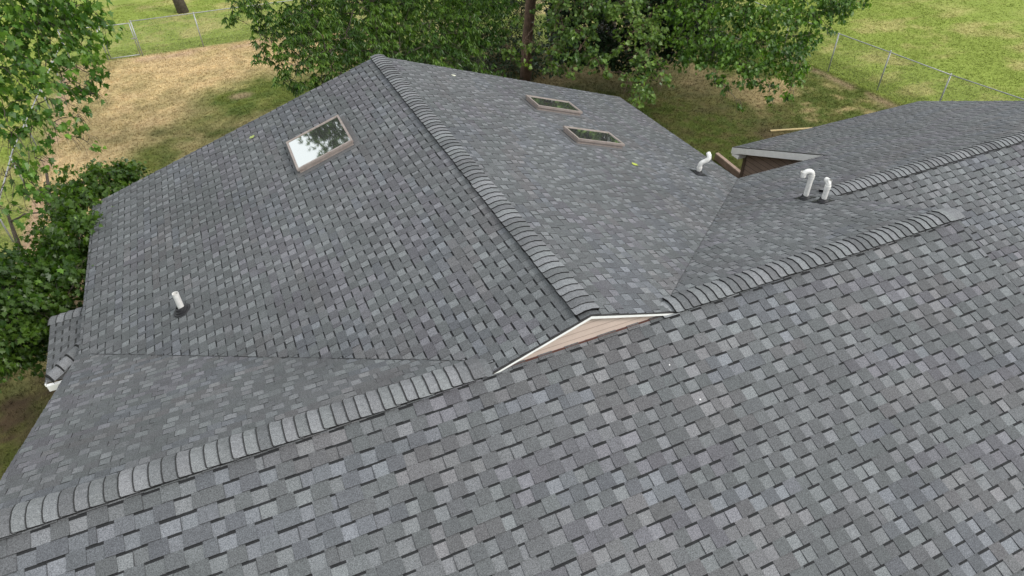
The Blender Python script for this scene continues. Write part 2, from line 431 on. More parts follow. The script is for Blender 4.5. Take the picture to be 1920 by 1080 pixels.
m = MB(); m.box((XB+.27, YBE-.02, ZB-PM*(YBE-YB)-.2), (XBR, YBE, ZB-PM*(YBE-YB)-.02)); m.build('fascia', M_WHITE, house)
m = MB(); m.beam(rb(YE+.1, .004), rb(y1, .004), .03, .012); m.build('drip_edge', M_DARKM, house)
# other eave boards
for a, b in (((-WX, YE, ZE), (-WX, YF, ZE)), ((WX, YE, ZE), (WX, YF, ZE))):
    sg = 1 if a[0] > 0 else -1
    m = MB(); m.box((min(a[0]-sg*.03, a[0]-sg*.004), a[1]-.1, ZE-.16), (max(a[0]-sg*.03, a[0]-sg*.004), b[1], ZE-.012))
    m.build('fascia', mat('fawn_paint', (.30, .21, .18), .6), house)
m = MB(); m.box((WX, YE-.0, ZE-.16), (XB-.03, YE+.02, ZE-.014)); m.build('fascia', M_BTRIM, house)
m = MB(); m.beam((-WX, YE, ZE-.09), (-WX, 0, -.09), .02, .15); m.beam((-WX, 0, -.09), (-WX, -5.3, -5.3*PM-.09), .02, .15)
m.build('rake_board', M_WHITE, house)

# ---- hipped bay roof low on the left wall
bay = [Vector((-7.80, 6.80, -2.36)), Vector((-7.74, 4.98, -2.36)), Vector((-6.80, 5.62, -1.98)), Vector((-6.80, 6.42, -2.02))]
def bay_slope():
    m = MB(); r = random.Random(31)
    a0, a1, b1, b0 = bay
    n = 7
    for k in range(n):
        t0, t1 = k/n, (k+1)/n
        L0, L1 = a0.lerp(b0, t0), a1.lerp(b1, t0); U0, U1 = a0.lerp(b0, t1+.04), a1.lerp(b1, t1+.04)
        w = (L1-L0).length; s = 0; tooth = r.random() < .5
        up = Vector((-.33, 0, 1)).normalized()
        while s < 1:
            e = min(1, s+r.uniform(.10, .18)/w); c = shade(.10*r.choice((.85, 1, 1.1)) if tooth else .10*r.choice((1.2, 1.4)), r=r); h = .011 if tooth else .006
            p = [L0.lerp(L1, s)+up*h, L0.lerp(L1, e)+up*h, U0.lerp(U1, e)+up*h*.3, U0.lerp(U1, s)+up*h*.3]
            m.poly(p, c); m.poly([p[0], p[1], L0.lerp(L1, e)-up*.004, L0.lerp(L1, s)-up*.004], (.02, .02, .02))
            if not tooth:
                q = [p[0].lerp(p[3], .56)+up*.001, p[1].lerp(p[2], .56)+up*.001, p[1].lerp(p[2], .80)+up*.001, p[0].lerp(p[3], .80)+up*.001]; m.poly(q, (.03, .03, .03))
            s = e; tooth = not tooth
    dn = Vector((0, 0, -.03)); m.poly([a0+dn, a1+dn, b1+dn, b0+dn], (.05, .05, .05))
    # end facets
    m.poly([a1, Vector((-6.80, 4.98, -2.36)), b1], (.12, .12, .12)); m.poly([a0, b0, Vector((-6.80, 6.80, -2.36))], (.12, .12, .12))
    return m.build('bay_roof', M_SH, house)
br = bay_slope(); br['label'] = 'little hipped roof jutting out low on the left wall'
def hip_caps(a, b, seed, wd, n, w=.145):
    r = random.Random(seed); a = Vector(a); b = Vector(b); D = (b-a).normalized(); m = MB()
    sd = D.cross(Vector((0, 0, 1))).normalized(); L = (b-a).length
    for k in range(n):
        s0 = k*L/n; s1 = s0+L/n*1.35
        c = shade(r.choice((.14, .17, .19, .16)), r=r)
        pr = [(-w, -.035), (-w*.5, .012), (0, .028), (w*.5, .012), (w, -.035)]
        f = [a+D*s0+sd*x+Vector((0, 0, z+.045)) for x, z in pr]; g = [a+D*min(s1, L)+sd*x+Vector((0, 0, z+.008)) for x, z in pr]
        for i in range(4):
            m.poly([f[i], f[i+1], g[i+1], g[i]], c); u_ = Vector((0, 0, .002)); m.poly([f[i]+u_, f[i+1]+u_, f[i+1]+u_+D*.016, f[i]+u_+D*.016], (.02, .02, .02))  # dark strip painted along each butt as shadow line and edge
            m.poly([f[i], f[i+1], f[i+1]-Vector((0, 0, .045))-D*.012, f[i]-Vector((0, 0, .045))-D*.012], (.02, .02, .02))
    return m.build('ridge_cap', M_CAP, br)
hip_caps(bay[1].lerp(bay[2], .08), bay[2], 5, 0, 5); hip_caps(bay[0], bay[3], 6, 0, 6)
m = MB(); m.box((-7.72, 4.90, -2.50), (-6.85, 4.965, -2.375)); m.box((-7.76, 4.967, -2.43), (-7.735, 6.78, -2.385)); m.build('fascia', M_WHITE, br)
m = MB(); m.box((-7.6, 5.1, GR), (-6.86, 6.7, -2.40), (.16, .115, .09)); m.build('bay_wall', M_BROWN, house)

# ---- skylights
def frame_on(O, U, V, a, b, c, d, hgt, label):
    """curb, frame and glass on a plane; a,b = u range, c,d = v range"""
    O = Vector(O); U = Vector(U).normalized(); V = Vector(V).normalized(); N = U.cross(V); N = N if N.z > 0 else -N
    P = lambda u, v, n: O+U*u+V*v+N*n
    e = empty('skylight', (0, 0, 0), None, None); e.parent = house; e.location = P((a+b)/2, (c+d)/2, 0)-Vector((0, 0, GR)); e['label'] = label
    def ring(m, o, i, n0, n1, col=(1, 1, 1)):
        A = [(a+o, c+o), (b-o, c+o), (b-o, d-o), (a+o, d-o)]; B = [(a+i, c+i), (b-i, c+i), (b-i, d-i), (a+i, d-i)]
        for k in range(4):
            k2 = (k+1) % 4
            m.hexa([P(*A[k], n0), P(*A[k2], n0), P(*B[k2], n0), P(*B[k], n0), P(*A[k], n1), P(*A[k2], n1), P(*B[k2], n1), P(*B[k], n1)], col)
    m = MB(); ring(m, .025, .07, 0, hgt*.55); m.build('curb', M_SKF, e)
    m = MB(); ring(m, .0, .045, hgt*.62, hgt); m.build('frame', M_SKF, e)
    m = MB(); ring(m, .035, .06, hgt*.5, hgt*.66); m.build('seal', M_DARKM, e)
    m = MB(); i = .04; m.poly([P(a+i, c+i, hgt*.9), P(b-i, c+i, hgt*.9), P(b-i, d-i, hgt*.9), P(a+i, d-i, hgt*.9)]); m.build('glass', M_GLASS, e)
    m = MB(); m.hexa([P(a-.10, c-.06, .012), P(b+.10, c-.06, .012), P(b+.10, d+.10, .012), P(a-.10, d+.10, .012), P(a-.10, c-.06, .016), P(b+.10, c-.06, .016), P(b+.10, d+.10, .016), P(a-.10, d+.10, .016)], (.11, .11, .112))
    m.build('flashing', M_SH, e)
frame_on((0, 0, H), (0, 1, 0), (1, 0, PW), 6.86, 8.20, -2.63*LW, -1.44*LW, .13, 'large square skylight on the left slope, glass mirroring bright sky')
frame_on((0, 0, H), (0, 1, 0), (-1, 0, PW), 7.90, 8.62, -4.36*LW, -3.13*LW, .13, 'far skylight of the two on the right slope')
frame_on((0, 0, H), (0, 1, 0), (-1, 0, PW), 5.96, 6.68, -4.39*LW, -3.16*LW, .13, 'near skylight of the two on the right slope')

# ---- vent pipes
def pipe(base, path, rad, collars, label, nrm, boot='plate'):
    e = empty('vent_pipe', (0, 0, 0), None, None); e.parent = house; e.location = Vector(base)-Vector((0, 0, GR)); e['label'] = label
    b = Vector(base); m = MB(); pts = [b+Vector(p) for p in path]
    m.tube(pts, rad, 16, cap=False)
    # open end: short inner sleeve
    d = (pts[-1]-pts[-2]).normalized(); m.tube([pts[-1], pts[-1]-d*.12], rad*.86, 16, cap=False)
    k = len(m.v)
    m.tube([pts[-1]-d*.0005, pts[-1]+d*.0005], [rad*.86, rad], 16, cap=False)
    m.build('pipe', M_PVC, e, smooth=True)
    for (p, q) in collars:
        m = MB(); m.tube([b+Vector(p), b+Vector(q)], rad*1.16, 16, cap=True); m.build('coupling', M_PVC, e, smooth=False)
    N = Vector(nrm).normalized(); u = N.orthogonal().normalized(); v = N.cross(u)
    m = MB()
    prof = [(.155, .014), (.150, .03), (.115, .034), (.11, .055), (.085, .06), (.075, .095), (rad*1.02, .10)] if boot == 'round' else [(.11, .016), (.10, .035), (.075, .05), (rad*1.04, .085)]
    m.tube([b+N*h for r_, h in prof], [r_ for r_, h in prof], 20, cap=False); m.build('boot', M_BOOT, e, smooth=False)
    if boot == 'plate':
        m = MB(); t = Vector((N.x, N.y, 0)).normalized(); sd = N.cross(t).normalized(); t2 = sd.cross(N).normalized()
        if t2.z < 0: t2 = -t2
        P = [b+sd*x*.15+t2*y*.15 for x, y in ((-1, -1), (1, -1), (1, 1), (-1, 1))]
        m.hexa([p+N*.012 for p in P]+[p+N*.017 for p in P]); m.build('flashing', M_BOOT, e)
def arc(c, a0, dirv, r, t0, t1, n=7):
    """points of an arc in the vertical plane of dirv, starting straight up"""
    dv = Vector((dirv[0], dirv[1], 0)).normalized(); out = []
    for i in range(n+1):
        t = t0+(t1-t0)*i/n
        out.append(Vector(c)+dv*(r-r*math.cos(t))+Vector((0, 0, r*math.sin(t))))
    return out
L_ = (-.917, .399, 0); R_ = (.917, -.399, 0); A_ = (.2, .98, 0)
pipe((-5.2, 4.56, H-PW*5.2), [(0, 0, -.15), (0, 0, .2), (0, 0, .39)], .052, [], 'short straight white vent stub in a round black boot', (-PW, 0, 1), 'round')
pts = [Vector((0, 0, -.15)), Vector((0, 0, .05)), Vector((0, 0, .16))]+arc((0, 0, .20), 0, R_, .10, 0, R(65))
lp = pts[-1]; dr = (pts[-1]-pts[-2]).normalized(); pts += [lp+dr*.10, lp+dr*.14+Vector((0, 0, .02)), lp+dr*.17+Vector((.0, .05, .05)), lp+dr*.18+Vector((.01, .12, .07))]
pipe((5.88, 5.02, H-PW*5.88), pts, .052, [((0, 0, .13), (0, 0, .17))], 'white vent pipe bent twice, farthest from the camera', (PW, 0, 1))
pts = [Vector((0, 0, -.15)), Vector((0, 0, .2)), Vector((0, 0, .50))]+arc((0, 0, .53), 0, L_, .085, 0, R(205), 12)
pipe((6.48, 2.49, -PM*2.49), pts, .050, [((0, 0, .46), (0, 0, .53))], 'white gooseneck vent pipe curling over like a cane', (0, PM, 1))
pts = [Vector((0, 0, -.15)), Vector((0, 0, .15)), Vector((0, 0, .33))]+arc((0, 0, .36), 0, A_, .075, 0, R(110), 9)
pipe((6.47, 2.06, -PM*2.06), pts, .050, [((0, 0, .28), (0, 0, .36))], 'white vent pipe with elbow, right of the gooseneck pipe', (0, PM, 1))
# ------------------------------------------------------------------ ground
def vnoise(x, y, sc, seed):
    g = np.random.default_rng(seed).random((256, 256))
    X = x/sc+500; Y = y/sc+500; xi = np.floor(X).astype(int); yi = np.floor(Y).astype(int); fx = X-xi; fy = Y-yi
    fx = fx*fx*(3-2*fx); fy = fy*fy*(3-2*fy)
    A = g[xi % 256, yi % 256]; B = g[(xi+1) % 256, yi % 256]; C = g[xi % 256, (yi+1) % 256]; D = g[(xi+1) % 256, (yi+1) % 256]
    return (A*(1-fx)+B*fx)*(1-fy)+(C*(1-fx)+D*fx)*fy
def fbm(x, y, sc, seed, o=4):
    s = 0; a = 1; t = 0
    for i in range(o): s = s+a*vnoise(x, y, sc/2**i, seed+i); t += a; a *= .55
    return s/t
sstep = lambda a, b, x: np.clip((x-a)/(b-a), 0, 1)**2*(3-2*np.clip((x-a)/(b-a), 0, 1))
def blob(x, y, cx, cy, rx, ry, soft=.5):
    d = np.sqrt(((x-cx)/rx)**2+((y-cy)/ry)**2); return 1-sstep(1-soft, 1+soft, d)
def ground_mix(x, y):
    """returns colour (n,3) of the turf at x, y: green lawn, dry straw, bare earth"""
    n1 = fbm(x, y, 4.0, 1); n2 = fbm(x, y, 1.1, 20); n3 = fbm(x, y, .35, 40, 3); n4 = fbm(x*.35+y*.2, y, 1.0, 60)
    yard = sstep(-10.6, -10.2, x)*(1-sstep(31.5, 32.0, y))*(1-sstep(21.2, 21.7, x))
    # dry ground of the left yard
    dry = yard*np.maximum.reduce([blob(x, y, -6.5, 22, 5.0, 11, .35), blob(x, y, -3, 29, 7, 4.5, .35), blob(x, y, -9, 17, 2.2, 8, .4)])
    greenp = np.maximum.reduce([blob(x, y, -2.2, 23.5, 2.8, 3.0, .5), blob(x, y, -4.6, 21.2, 2.0, 2.4, .5), blob(x, y, -6.4, 19.6, 1.5, 1.6, .5)])
    dry = np.clip(dry*(1-.9*greenp)+(n1-.5)*.9*dry+(n2-.5)*1.0*dry, 0, 1)
    dry = np.maximum(dry, .55*yard*sstep(.5, .68, n1)*sstep(.4, .6, n2))
    dryR = blob(x, y, 18.0, 13.0, 2.4, 4.5, .5)*sstep(.38, .6, n2)
    dry = np.maximum(dry, .8*dryR)
    outside = 1-yard
    dry = np.maximum(dry, outside*(.06+.38*sstep(.42, .66, n4)*sstep(.35, .65, n2)))
    # bare earth: under the trees, beside the house, along the fences
    under = np.maximum.reduce([.66*blob(x, y, 10.5, 18, 7, 7, .35), .9*blob(x, y, 2, 18, 6, 4, .5), .9*blob(x, y, -9.3, 9, 2.0, 4, .4), .85*blob(x, y, 13, 11, 3.2, 2.6, .5), .85*blob(x, y, -8.6, 6.8, 1.5, 2.2, .5)])
    bare = np.clip(under, 0, 1)*sstep(.38, .58, .5*n1+.5*n2+.04)
    bare = np.maximum(bare, .95*blob(x, y, -9.2, 7.0, 3.2, 4.6, .35)*sstep(.25, .48, n2))
    bare = np.maximum(bare, .5*blob(x, y, 12.5, 14.5, 6, 6, .5)*sstep(.42, .6, n3))
    fl = np.maximum(np.exp(-((x-21.1-.25*(n1-.5))/.33)**2)*(y < 32), np.exp(-((x+10.3)/.30)**2)*(y < 32)*(y > 0))
    fl = np.maximum(fl, np.exp(-((y-31.2)/.4)**2)*(x > -10.6)*(x < 21.6)*.7)
    fl = np.maximum(fl, .9*blob(x, y, 20.8, 10.5, 1.0, 1.2, .5))
    bare = np.clip(np.maximum(bare, fl*sstep(.35, .6, n2)*np.where(x > 15, .6, .9)), 0, 1)
    bare = np.maximum(bare, .55*blob(x, y, -3.1, 24.4, .45, .35, .5))
    G = np.stack([.115+.06*(n3-.5), .145+.04*(n3-.5), .030+.0*n3], -1)*(.66+.62*n2)[..., None]
    GO = np.stack([.19+0*n3, .255+0*n3, .040+0*n3], -1)*(.88+.24*n2)[..., None]
    G = G*(1-outside[..., None])+GO*outside[..., None]
    D = np.stack([.49+0*n3, .365+0*n3, .19+0*n3], -1)*(.70+.6*n3)[..., None]
    B = np.stack([.080+0*n3, .052+0*n3, .032+0*n3], -1)*(.6+.8*n3)[..., None]
    BL = np.stack([.37+0*n3, .25+0*n3, .17+0*n3], -1)*(.7+.6*n3)[..., None]
    lightb = np.clip(fl*(y > 9.5)+(y > 20)*(x < -1)*1., 0, 1)
    B = B*(1-lightb[..., None])+BL*lightb[..., None]
    c = G*(1-dry[..., None])+D*dry[..., None]
    return c*(1-bare[..., None])+B*bare[..., None], bare, dry
def axis(lo, hi, st, far):
    a = list(np.arange(lo, hi, st)); k = st; p = hi; q = lo
    while p < far: p += k; a.append(p); k *= 1.35
    k = st
    while q > -far: q -= k; a.insert(0, q); k *= 1.35
    return np.array(a)
gx_, gy_ = axis(-16, 30, .16, 350), axis(3, 46, .16, 350)
X, Y = np.meshgrid(gx_, gy_); nx, ny = len(gx_), len(gy_)
Z = GR + .10*(fbm(X, Y, 5, 90)-.5) + .05*(fbm(X, Y, .8, 95)-.5)
colr, _, _ = ground_mix(X, Y)
me = bpy.data.meshes.new('lawn'); me.vertices.add(nx*ny)
me.vertices.foreach_set('co', np.stack([X, Y, Z], -1).reshape(-1).astype(np.float32))
ii = (np.arange(ny-1)[:, None]*nx+np.arange(nx-1)[None]).reshape(-1)
Fq = np.stack([ii, ii+1, ii+nx+1, ii+nx], -1)
me.loops.add(Fq.size); me.loops.foreach_set('vertex_index', Fq.reshape(-1).astype(np.int32))
me.polygons.add(len(Fq)); me.polygons.foreach_set('loop_start', np.arange(0, Fq.size, 4, dtype=np.int32)); me.polygons.foreach_set('loop_total', np.full(len(Fq), 4, np.int32))
me.update(); a = me.attributes.new('tint', 'FLOAT_COLOR', 'POINT')
a.data.foreach_set('color', np.concatenate([colr.reshape(-1, 3), np.ones((nx*ny, 1))], 1).reshape(-1).astype(np.float32))
me.polygons.foreach_set('use_smooth', np.ones(len(Fq), bool))
M_LAWN = mat('turf', rough=.95, spec=.15, attr=True, noise=[(7, .86, 1.15, 6), (45, .84, 1.18, 4)], bump=(30, .6, .03))
me.materials.append(M_LAWN); g = bpy.data.objects.new('ground', me); link(g); g['kind'] = 'structure'

def raw_mesh(name, V, FL, cols, m, parent=None, loc=(0, 0, 0)):
    """V (n,3); FL list of (faces array (m,k)); cols (nf,3) in face order"""
    me = bpy.data.meshes.new(name); me.vertices.add(len(V)); me.vertices.foreach_set('co', (V-np.array(loc)).reshape(-1).astype(np.float32))
    tot = sum(f.size for f in FL); nf = sum(len(f) for f in FL)
    me.loops.add(tot); me.loops.foreach_set('vertex_index', np.concatenate([f.reshape(-1) for f in FL]).astype(np.int32))
    st = []; tt = []; p = 0
    for f in FL:
        k = f.shape[1]; st.append(p+np.arange(len(f))*k); tt.append(np.full(len(f), k)); p += f.size
    me.polygons.add(nf); me.polygons.foreach_set('loop_start', np.concatenate(st).astype(np.int32)); me.polygons.foreach_set('loop_total', np.concatenate(tt).astype(np.int32))
    me.update(calc_edges=True)
    a = me.attributes.new('tint', 'FLOAT_COLOR', 'FACE')
    a.data.foreach_set('color', np.concatenate([cols, np.ones((nf, 1))], 1).reshape(-1).astype(np.float32))
    me.materials.append(m); ob = bpy.data.objects.new(name, me); return link(ob, parent)

# ---- grass blades
def grass():
    r = np.random.default_rng(5); pts = []
    for (x0, x1, y0, y1, n) in ((-13, 3, 12, 33, 70000), (-11, -7, 3, 13, 9000), (8, 23, 8, 24, 60000), (-16, 3, 33, 42, 15000), (21, 34, 2, 34, 60000), (34, 52, 2, 40, 50000), (-2, 21, 33, 50, 20000)):
        pts.append(np.stack([r.uniform(x0, x1, n), r.uniform(y0, y1, n)], -1))
    p = np.concatenate(pts)
    c, bare, dry = ground_mix(p[:, 0], p[:, 1]); keep = (r.random(len(p)) > bare*.85)
    p, c, dry = p[keep], c[keep], dry[keep]; n = len(p)
    z = GR + .10*(fbm(p[:, 0], p[:, 1], 5, 90)-.5) + .05*(fbm(p[:, 0], p[:, 1], .8, 95)-.5)
    k = 3; V = np.zeros((n, k*3, 3)); cc = np.repeat(c[:, None], k, 1)*r.uniform(.75, 1.35, (n, k, 1))
    h = r.uniform(.02, .07, (n, k)); an = r.uniform(0, 6.283, (n, k)); le = r.uniform(.03, .12, (n, k)); w = r.uniform(.008, .018, (n, k))
    bx = p[:, None, 0]+r.normal(0, .03, (n, k)); by = p[:, None, 1]+r.normal(0, .03, (n, k))
    ca, sa = np.cos(an), np.sin(an)
    V = V.reshape(n, k, 3, 3)
    V[:, :, 0] = np.stack([bx-sa*w, by+ca*w, z[:, None]-.01+0*bx], -1); V[:, :, 1] = np.stack([bx+sa*w, by-ca*w, z[:, None]-.01+0*bx], -1)
    V[:, :, 2] = np.stack([bx+ca*le, by+sa*le, z[:, None]+h], -1)
    ob = raw_mesh('grass', V.reshape(-1, 3), [np.arange(n*k*3).reshape(-1, 3)], cc.reshape(-1, 3), M_LAWN)
    tag(ob, 'short patchy green and straw coloured grass tufts on the lawn', 'grass', kind='stuff')
grass()

# ------------------------------------------------------------------ trees
HALF = {
 'maple': [(0, 0), (.16, -.02), (.42, .02), (.30, .20), (.60, .44), (.40, .50), (.24, .52), (.30, .78), (.12, .74), (0, 1.08)],
 'narrow': [(0, 0), (.10, .22), (.125, .5), (.08, .8), (0, 1.1)],
 'lobed': [(0, 0), (.30, -.06), (.52, .18), (.40, .36), (.50, .62), (.24, .64), (0, 1.0)],
}
M_LF_MAPLE = leaf_mat('maple_leaf', (.045, .115, .014), (.13, .24, .028), .32)
M_LF_OAK = leaf_mat('narrow_leaf', (.036, .090, .012), (.12, .215, .024), .30)
M_LF_SYC = leaf_mat('lobed_leaf', (.058, .115, .025), (.19, .29, .065), .32)
M_LF_MAPR = leaf_mat('maple_leaf_deep', (.045, .108, .016), (.15, .27, .036), .32)
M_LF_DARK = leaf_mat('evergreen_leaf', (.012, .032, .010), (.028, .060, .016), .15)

def crown(name, clumps, shape, size, per, mt, parent, seed, droop=.7, up=.55, bright=1., rosette=1):
    """clumps: (x,y,z,radius,density). leaves sit along short twigs that leave the clump centre"""
    r = np.random.default_rng(seed); half = HALF[shape]; k = len(half); K7 = rosette
    base = np.array(half)
    Cs = []
    for (x, y, z, rad, w) in clumps:
        n = max(10, int(per*w*(rad/.4)**2.15)); nt = max(3, n//9)
        d = r.normal(size=(nt, 3)); d /= np.linalg.norm(d, axis=1)[:, None]; d[:, 2] *= .8
        q = r.random(nt)**.42
        tip = np.array([x, y, z])+d*rad*q[:, None]*np.array([1.1, 1.1, .95])
        ti = r.integers(0, nt, n); s = r.random(n)
        tw = d[ti]*np.array([1, 1, .4]); tw[:, 2] -= droop*.6; tw /= np.linalg.norm(tw, axis=1)[:, None]
        P = tip[ti]+tw*(s[:, None]-.3)*rad*.55+r.normal(0, .05+.05*rad, (n, 3))
        cb = r.normal(0, .17); tb = r.normal(0, .16, nt)
        Cs.append((P, tw, np.full(n, cb)+tb[ti]))
    P = np.concatenate([c[0] for c in Cs]); T = np.concatenate([c[1] for c in Cs]); B = np.concatenate([c[2] for c in Cs]); n = len(P)
    if K7 > 1:
        n = n//K7*K7; gi = np.repeat(np.arange(0, n, K7), K7); P = P[gi]; T = T[gi]; B = B[gi]
    az_ = r.uniform(0, 6.283, n) if K7 == 1 else np.repeat(r.uniform(0, 6.283, n//K7), K7)+np.tile(np.arange(K7)*6.283/K7, n//K7)
    out = np.stack([np.cos(az_), np.sin(az_), np.zeros(n)], -1)
    tipd = T*(.55 if K7 == 1 else .25)+out*.8; tipd[:, 2] -= droop*(r.uniform(.3, 1.2, n) if K7 == 1 else .6*np.repeat(r.uniform(.3, 1.3, n//K7), K7)); tipd /= np.linalg.norm(tipd, axis=1)[:, None]
    nr = r.normal(0, up, (n, 3)); nr[:, 2] += 1.0
    nr -= tipd*np.sum(nr*tipd, 1)[:, None]; nr /= np.linalg.norm(nr, axis=1)[:, None]
    sd = np.cross(nr, tipd); sz = size*r.uniform(.55, 1.25, n)
    fold = r.uniform(.05, .40, n); curl = r.uniform(.05, .35, n)
    Vv = np.zeros((n, 2, k, 3))
    for s_i, sg in enumerate((1, -1)):
        for j, (a_, b_) in enumerate(half):
            Vv[:, s_i, j] = P+sd*(sg*a_*sz)[:, None]+tipd*((b_-.2)*sz)[:, None]+nr*((abs(a_)*fold-curl*b_*b_)*sz)[:, None]
    idx = np.arange(n*2*k).reshape(n, 2, k); idx[:, 1] = idx[:, 1, ::-1]
    tint = np.clip(.36+1.25*B+r.normal(0, .24, n), 0, 1); lum = np.clip(bright*r.normal(1, .14, n), .55, 1.6)
    yel = (r.random(n) < .012); lum = np.where(yel, 1.35, lum)
    col = np.stack([tint, lum, tint*0], -1); col = np.repeat(col, 2, 0)
    return raw_mesh(name, Vv.reshape(-1, 3), [idx.reshape(-1, k)], col, mt, parent, world_loc(parent))

def tree(name, base, label, cat, clumps, shape, size, per, mt, trunk, bark, seed, group=None, twig=.012, limb=.05, droop=.7, bright=1., limbs=True, dens_limb=1., up=.55, rosette=1):
    e = empty(name, base, label, cat, group)
    r = random.Random(seed); m = MB()
    for pts, rads in trunk: m.tube(pts, rads, 12)
    # limbs: from the nearest trunk point to each clump, then twigs inside the clump
    tp = []
    for pts, rads in trunk:
        for a, b in zip(pts, pts[1:]):
            for i in range(7): tp.append(Vector(a).lerp(Vector(b), i/7))
    nodes = [(p, 0) for p in tp]
    cl = sorted(clumps, key=lambda c: min((Vector(c[:3])-p).length for p in tp))
    if limbs:
        for c in cl:
            if r.random() > dens_limb: continue
            q = Vector(c[:3]); cand = min(nodes, key=lambda n_: (n_[0]-q).length+(1.0 if n_[0].z > q.z+.8 else 0)+n_[1]*.12)
            p = cand[0]; L = (q-p).length
            if L < .05: continue
            r0 = max(twig*1.2, min(limb, limb*.45+.012*L)*(.75**cand[1])); mid = []
            for i in range(6):
                t = i/5; w = p.lerp(q, t)+Vector((0, 0, math.sin(t*math.pi)*L*.10))+Vector([r.gauss(0, .035*L*math.sin(t*math.pi)) for _ in range(3)])
                mid.append(w)
            m.tube(mid, [r0*(1-.72*i/5) for i in range(6)], 6)
            for w in mid[2:]: nodes.append((w, cand[1]+1))
            for j in range(int(3+c[3]*12)):
                d = Vector((r.gauss(0, 1), r.gauss(0, 1), r.gauss(-.15, .6))).normalized()*c[3]*r.uniform(.6, 1.15)
                s = mid[r.randint(3, 5)]; k2 = s+d*.5+Vector((0, 0, .06)); t2 = q+d
                m.tube([s, k2, t2, t2+Vector((d.x*.15, d.y*.15, -.12))], [twig*.8, twig*.6, twig*.42, twig*.25], 4, cap=False)
    m.build('trunk', bark, e, smooth=True)
    crown('crown', clumps, shape, size, per, mt, e, seed, droop, up=up, bright=bright, rosette=rosette)
    return e
C_MAPLE_L=[(-6.6,7.0,3.1,0.77,1.4),(-6.1,7.6,3.0,0.66,1.4),(-5.7,7.7,2.9,0.55,1.4),(-5.3,7.7,2.9,0.39,1.4),(-6.4,6.9,2.6,0.66,1.4),(-5.9,7.3,2.5,0.55,1.4),(-5.6,7.7,2.5,0.39,1.4),(-5.2,8.0,2.7,0.24,1.4),(-5.5,7.5,2.3,0.33,1.4),(-5.1,7.8,2.5,0.22,1.4),(-6.8,6.5,2.5,0.77,1.4),(-6.3,6.8,2.2,0.44,1.0),(-5.9,7.1,2.1,0.35,1.0),(-5.6,7.3,2.0,0.28,1.4),(-5.5,7.3,1.9,0.22,1.0),(-6.7,6.4,1.9,0.40,1.0),(-6.3,6.7,1.8,0.33,1.0),(-5.9,7.0,1.9,0.31,1.0),(-6.5,6.5,1.5,0.33,1.0),(-6.0,6.7,1.8,0.28,1.0),(-5.7,7.1,1.7,0.18,1.0),(-5.5,7.2,1.6,0.14,1.0),(-6.2,6.6,1.5,0.24,1.0),(-6.1,6.7,1.2,0.22,1.0),(-5.9,6.8,1.0,0.17,1.0),(-6.7,6.2,1.6,0.28,1.0),(-6.8,6.0,1.2,0.22,1.0),(-6.6,6.3,1.1,0.20,1.0),(-6.5,6.3,1.0,0.13,1.0),(-7.0,5.8,1.0,0.22,1.0),(-6.8,6.1,0.9,0.24,1.0),(-6.9,5.9,0.7,0.22,1.0),(-6.7,6.1,0.6,0.15,1.0),(-7.2,5.6,0.7,0.18,1.0),(-7.0,5.7,0.5,0.22,1.0),(-5.9,6.9,1.4,0.15,1.0),(-5.9,6.8,1.4,0.15,1.0),(-7.9,7.2,5.8,0.99,0.5),(-7.9,6.5,5.3,0.99,0.5),(-8.5,6.6,4.7,0.99,0.5),(-8.9,6.9,4.1,0.99,0.5),(-7.4,7.9,5.8,0.99,0.5),(-8.1,8.2,5.2,0.99,0.5),(-8.2,7.7,4.6,0.99,0.5),(-8.5,7.3,4.1,0.99,0.5),(-7.1,8.6,6.0,0.99,0.5),(-7.4,8.5,5.1,0.99,0.5),(-7.4,7.3,4.5,0.99,0.5),(-7.9,8.3,3.9,0.99,0.5),(-6.0,7.2,5.9,0.99,0.5),(-6.7,7.7,5.1,0.99,0.5),(-6.8,7.8,4.7,0.99,0.5),(-7.2,7.8,4.0,0.99,0.5),(-5.8,8.4,5.6,0.99,0.5),(-6.0,9.0,5.0,0.99,0.5),(-6.2,8.7,4.6,0.99,0.5),(-6.4,7.9,3.7,0.99,0.5),(-4.9,8.9,5.8,0.99,0.5),(-5.0,7.1,5.3,0.99,0.5),(-5.3,7.1,4.4,0.99,0.5),(-5.5,7.1,3.9,0.99,0.5),(-4.4,9.0,5.6,0.99,0.5),(-4.6,7.1,5.1,0.99,0.5),(-4.7,8.9,4.4,0.99,0.5),(-7.9,7.7,2.9,0.99,0.5),(-8.3,6.3,2.7,0.99,0.5),(-8.5,7.1,1.6,0.99,0.5),(-8.7,5.4,2.0,0.99,0.5),(-11.9,7.1,1.0,1.5,.3),(-12.3,4.4,2.6,1.5,.3),(-12.1,1.5,3.9,1.5,.3),(-12.7,0.5,2.9,1.5,.3),(-12.1,5.0,5.0,1.5,.3),(-11.9,8.1,6.1,1.5,.3),(-12.4,2.4,6.0,1.5,.3),(-11.4,-1.3,4.2,1.5,.3),(-13.2,6.5,-0.5,1.5,.3),(-13.0,2.0,-0.1,1.5,.3),(-12.4,9.5,4.1,1.5,.3),(-11.9,-2.4,1.1,1.5,.3),(-13.0,3.7,7.9,1.5,.3),(-12.3,-0.3,6.5,1.5,.3)]  # largest left clumps: unseen crown mass added to block sky light
